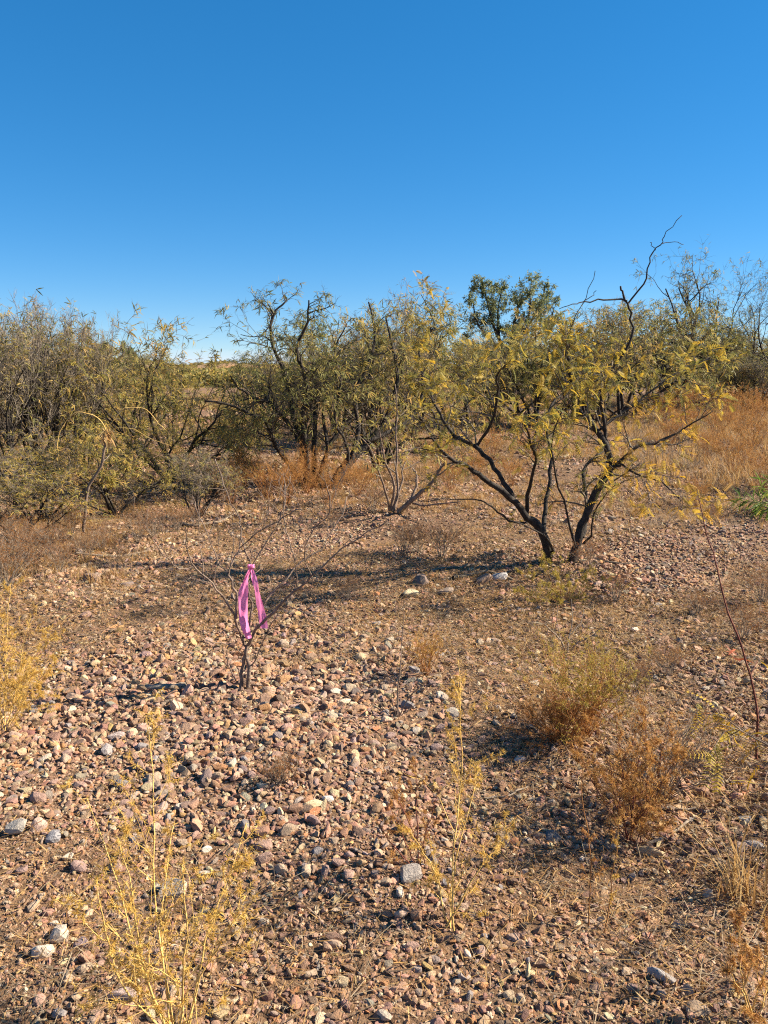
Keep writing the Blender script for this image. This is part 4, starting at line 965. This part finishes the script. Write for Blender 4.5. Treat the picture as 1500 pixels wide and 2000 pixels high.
for px, py, s in [(860, 1092, 1.0), (820, 1080, .8), (1390, 1030, .7), (1360, 1200, .5), (1310, 1320, .5), (1240, 1350, .5), (60, 1100, 1.0), (10, 1150, 1.0), (300, 1050, .9), (120, 1120, .8), (680, 1170, .5), (1150, 1120, .8), (1450, 1250, .7), (1490, 1180, .8), (730, 1000, .9), (650, 1030, .5), (1200, 1180, .8), (230, 1100, .6),
                  (345, 1040, .8), (90, 1090, .9), (30, 1120, 1.0), (200, 1075, .8), (270, 1060, .9), (140, 1060, 1.0), (20, 1080, 1.1), (170, 1095, .8), (380, 1030, .7)]:
    l, g = grey_label(px, py); dup(lowg, gp(px, py), R.uniform(0, 6.28), (s * R.uniform(.9, 1.4),) * 2 + (s,), l, g)

# small forked twig plants
def twigplant(label, base, lines, Y, mat, name='twig_plant'):
    root = thing(name, label, 'plant', base)
    for pts, w0, w1, d1 in lines:
        n = len(pts); P3 = [at(px, py, Y + d1 * i / (n - 1)) for i, (px, py) in enumerate(pts)]; rs = [max((w0 + (w1 - w0) * i / (n - 1)) * .5 * Y / FOC, .0013) for i in range(n)]
        V, Q = tubes([smooth_line(P3, rs, .002)], 5); link('stem', make_mesh('stem', V - np.array(base), Q, None, mat), root)
    return root
b = gp(775, 1400)
twigplant('small leafless plant with one upright stem and arching dark twigs on the gravel', b, [([(776, 1405), (777, 1350), (782, 1300), (785, 1250), (790, 1200)], 4, 1.5, .1), ([(778, 1402), (800, 1360), (830, 1338), (860, 1335), (885, 1340)], 3, 1.3, -.1),
   ([(780, 1400), (815, 1375), (850, 1350), (875, 1325), (900, 1305)], 2.6, 1.2, .15), ([(774, 1402), (765, 1360), (770, 1330)], 2.2, 1.2, -.1), ([(775, 1403), (750, 1385), (735, 1360), (728, 1330)], 2, 1.1, .1)], b.y, M['sapling'])
b = gp(1107, 1275)
twigplant('small forked grey twig plant on the gravel below the crooked mesquite', b, [([(1106, 1278), (1095, 1250), (1080, 1235), (1065, 1220)], 4, 1.4, -.1), ([(1108, 1278), (1112, 1240), (1118, 1200), (1116, 1170)], 3, 1.2, .1), ([(1112, 1276), (1130, 1255), (1160, 1240), (1175, 1225)], 3.4, 1.4, -.05),
   ([(1095, 1250), (1088, 1215), (1090, 1180)], 2.2, 1.1, 0), ([(1113, 1240), (1135, 1215), (1140, 1190)], 2, 1.1, .1)], b.y, M['deadwood'])
b = gp(1482, 1500)
twigplant('single long reddish thorny shoot leaning over the gravel', b, [([(1490, 1530), (1477, 1480), (1480, 1400), (1465, 1320), (1440, 1240), (1415, 1175), (1403, 1120), (1393, 1080), (1380, 1045), (1370, 1000), (1365, 975)], 6, 1.6, .3),
   ([(1385, 1050), (1400, 1046)], 1.8, 1, 0), ([(1411, 1143), (1425, 1145)], 1.8, 1, 0), ([(1428, 1195), (1440, 1185), (1450, 1170)], 1.6, 1, 0), ([(1466, 1318), (1480, 1290)], 1.8, 1, .1)], b.y, M['redstem'], 'thorny_shoot')
# mesquite seedling whose leafy shoots hang in from the right, just outside the picture
b = gp(1700, 1590)
sp = shrub('mesquite_shrub', 'young mesquite shrub with drooping fresh green and yellow leaves beside the thorny shoot', 'shrub', b, GM(seg=[7, 5, 3], n=[6, 3], crook=[.16, .2, .25], trop=[.02, -.02, -.03], ang=[.7, .7], ratio=[.5, .5], leaflev=1, lpn=1, lprob=.35, t0=.3, zmin=.15),
      6, .85, .95, FR_NEAR, M['leaf_main'], M['sapling'], M['twig'], r0=.012, size=(.7, 1.2), tint_fn=tfn(.2, .85))
b = gp(1560, 1010)
shrub('green_shrub', 'small shrub with long bright green leaves at the edge of the rusty grass', 'shrub', b, GM(seg=[6, 4], n=[7], crook=[.15, .2], trop=[.0, .0], ang=[.7], ratio=[.5], leaflev=0, lpn=3, lprob=.7, t0=.2, zmin=.1), 6, .6, 1.6, [tpl_strip(.16, .018, .5)], M['leaf_green'], M['sapling'], M['twig'], r0=.012)

# grass tussocks that stand out, fallen sticks
for px, py, s, lab in [(545, 1512, .5, 'small grey dead grass tuft on the gravel bank'), (1450, 1760, 1.6, 'loose clump of pale curved grass stalks beside the slate stones'), (1345, 1650, .0, ''), (1385, 960, 1.4, 'tall straw coloured grass clump by the rusty field'), (965, 1010, 1.1, 'straw grass clump behind the trunks of the crooked mesquite')]:
    if s == 0: continue
    o = link('grass_tussock', tuft_mesh(RNG, 'grass_tussock', 60, .2, .14, M['drygrass'] if s > 1 else M['greygrass'], .0016)); o.location = gp(px, py); o.scale = (s, s, s)
    o['label'] = lab; o['category'] = 'grass'
def stick(pts, w0, w1, label, mat='deadwood', lift=.35):
    P3 = []; rs = []
    for i, (px, py) in enumerate(pts):
        p = gp(px, py); r = (w0 + (w1 - w0) * i / (len(pts) - 1)) * .5 * (p - CAM).length / FOC; P3.append(p + Vector((0, 0, r * .8 + .006))); rs.append(r)
    V, Q = tubes([smooth_line(P3, rs, .003)], 6); b = P3[0]
    o = link('fallen_stick', make_mesh('fallen_stick', V - np.array(b), Q, None, M[mat])); o.location = b; o['label'] = label; o['category'] = 'stick'
stick([(285, 1350), (330, 1349), (362, 1344)], 13, 10, 'thick weathered stick lying in the shadow of the flagged sapling')
stick([(1262, 1655), (1300, 1640), (1330, 1618), (1362, 1598)], 6, 4, 'pale dead stick near the oblong tan stone')
stick([(945, 1562), (985, 1560), (1010, 1550), (1032, 1540)], 4, 3, 'thin white bent twig on the gravel right of the tall yellow weed')
stick([(885, 1133), (910, 1128), (950, 1120), (1000, 1135)], 8, 5, 'fallen dark branch at the foot of the crooked mesquite', 'twig')
stick([(840, 1118), (880, 1112), (930, 1105)], 5, 4, 'slim pale fallen branch behind the rounded brown stone')
stick([(1290, 1582), (1340, 1585), (1385, 1588)], 5, 3, 'thin grey twig lying behind the pale dead stick')
stick([(1180, 1100), (1240, 1104), (1330, 1101)], 4, 2, 'thin dark twig lying right of the crooked mesquite', 'twig')
stick([(352, 1025), (380, 1030), (430, 1022), (455, 1008)], 7, 4, 'bleached crooked fallen branch by the bare grey brush')
stick([(150, 1085), (230, 1090), (290, 1078)], 6, 4, 'long grey fallen branch under the dead sapling')
# red seed pods
for px, py, lab in [(1432, 1290, 'curled red seed pods lying by the thorny shoot')]:
    lv = [(tuple(gp(px + R.uniform(-10, 10), py + R.uniform(-8, 8)) + Vector((0, 0, .03))), (R.gauss(0, .6), R.gauss(0, .6), R.uniform(.0, 1.2))) for _ in range(7)]
    b = gp(px, py); o = link('seed_pod_cluster', leaves_mesh('seed_pod_cluster', lv, [tpl_strip(.07, .012, .6)], M['pod'], b, RNG)); o.location = b; o['label'] = lab; o['category'] = 'seed pod'
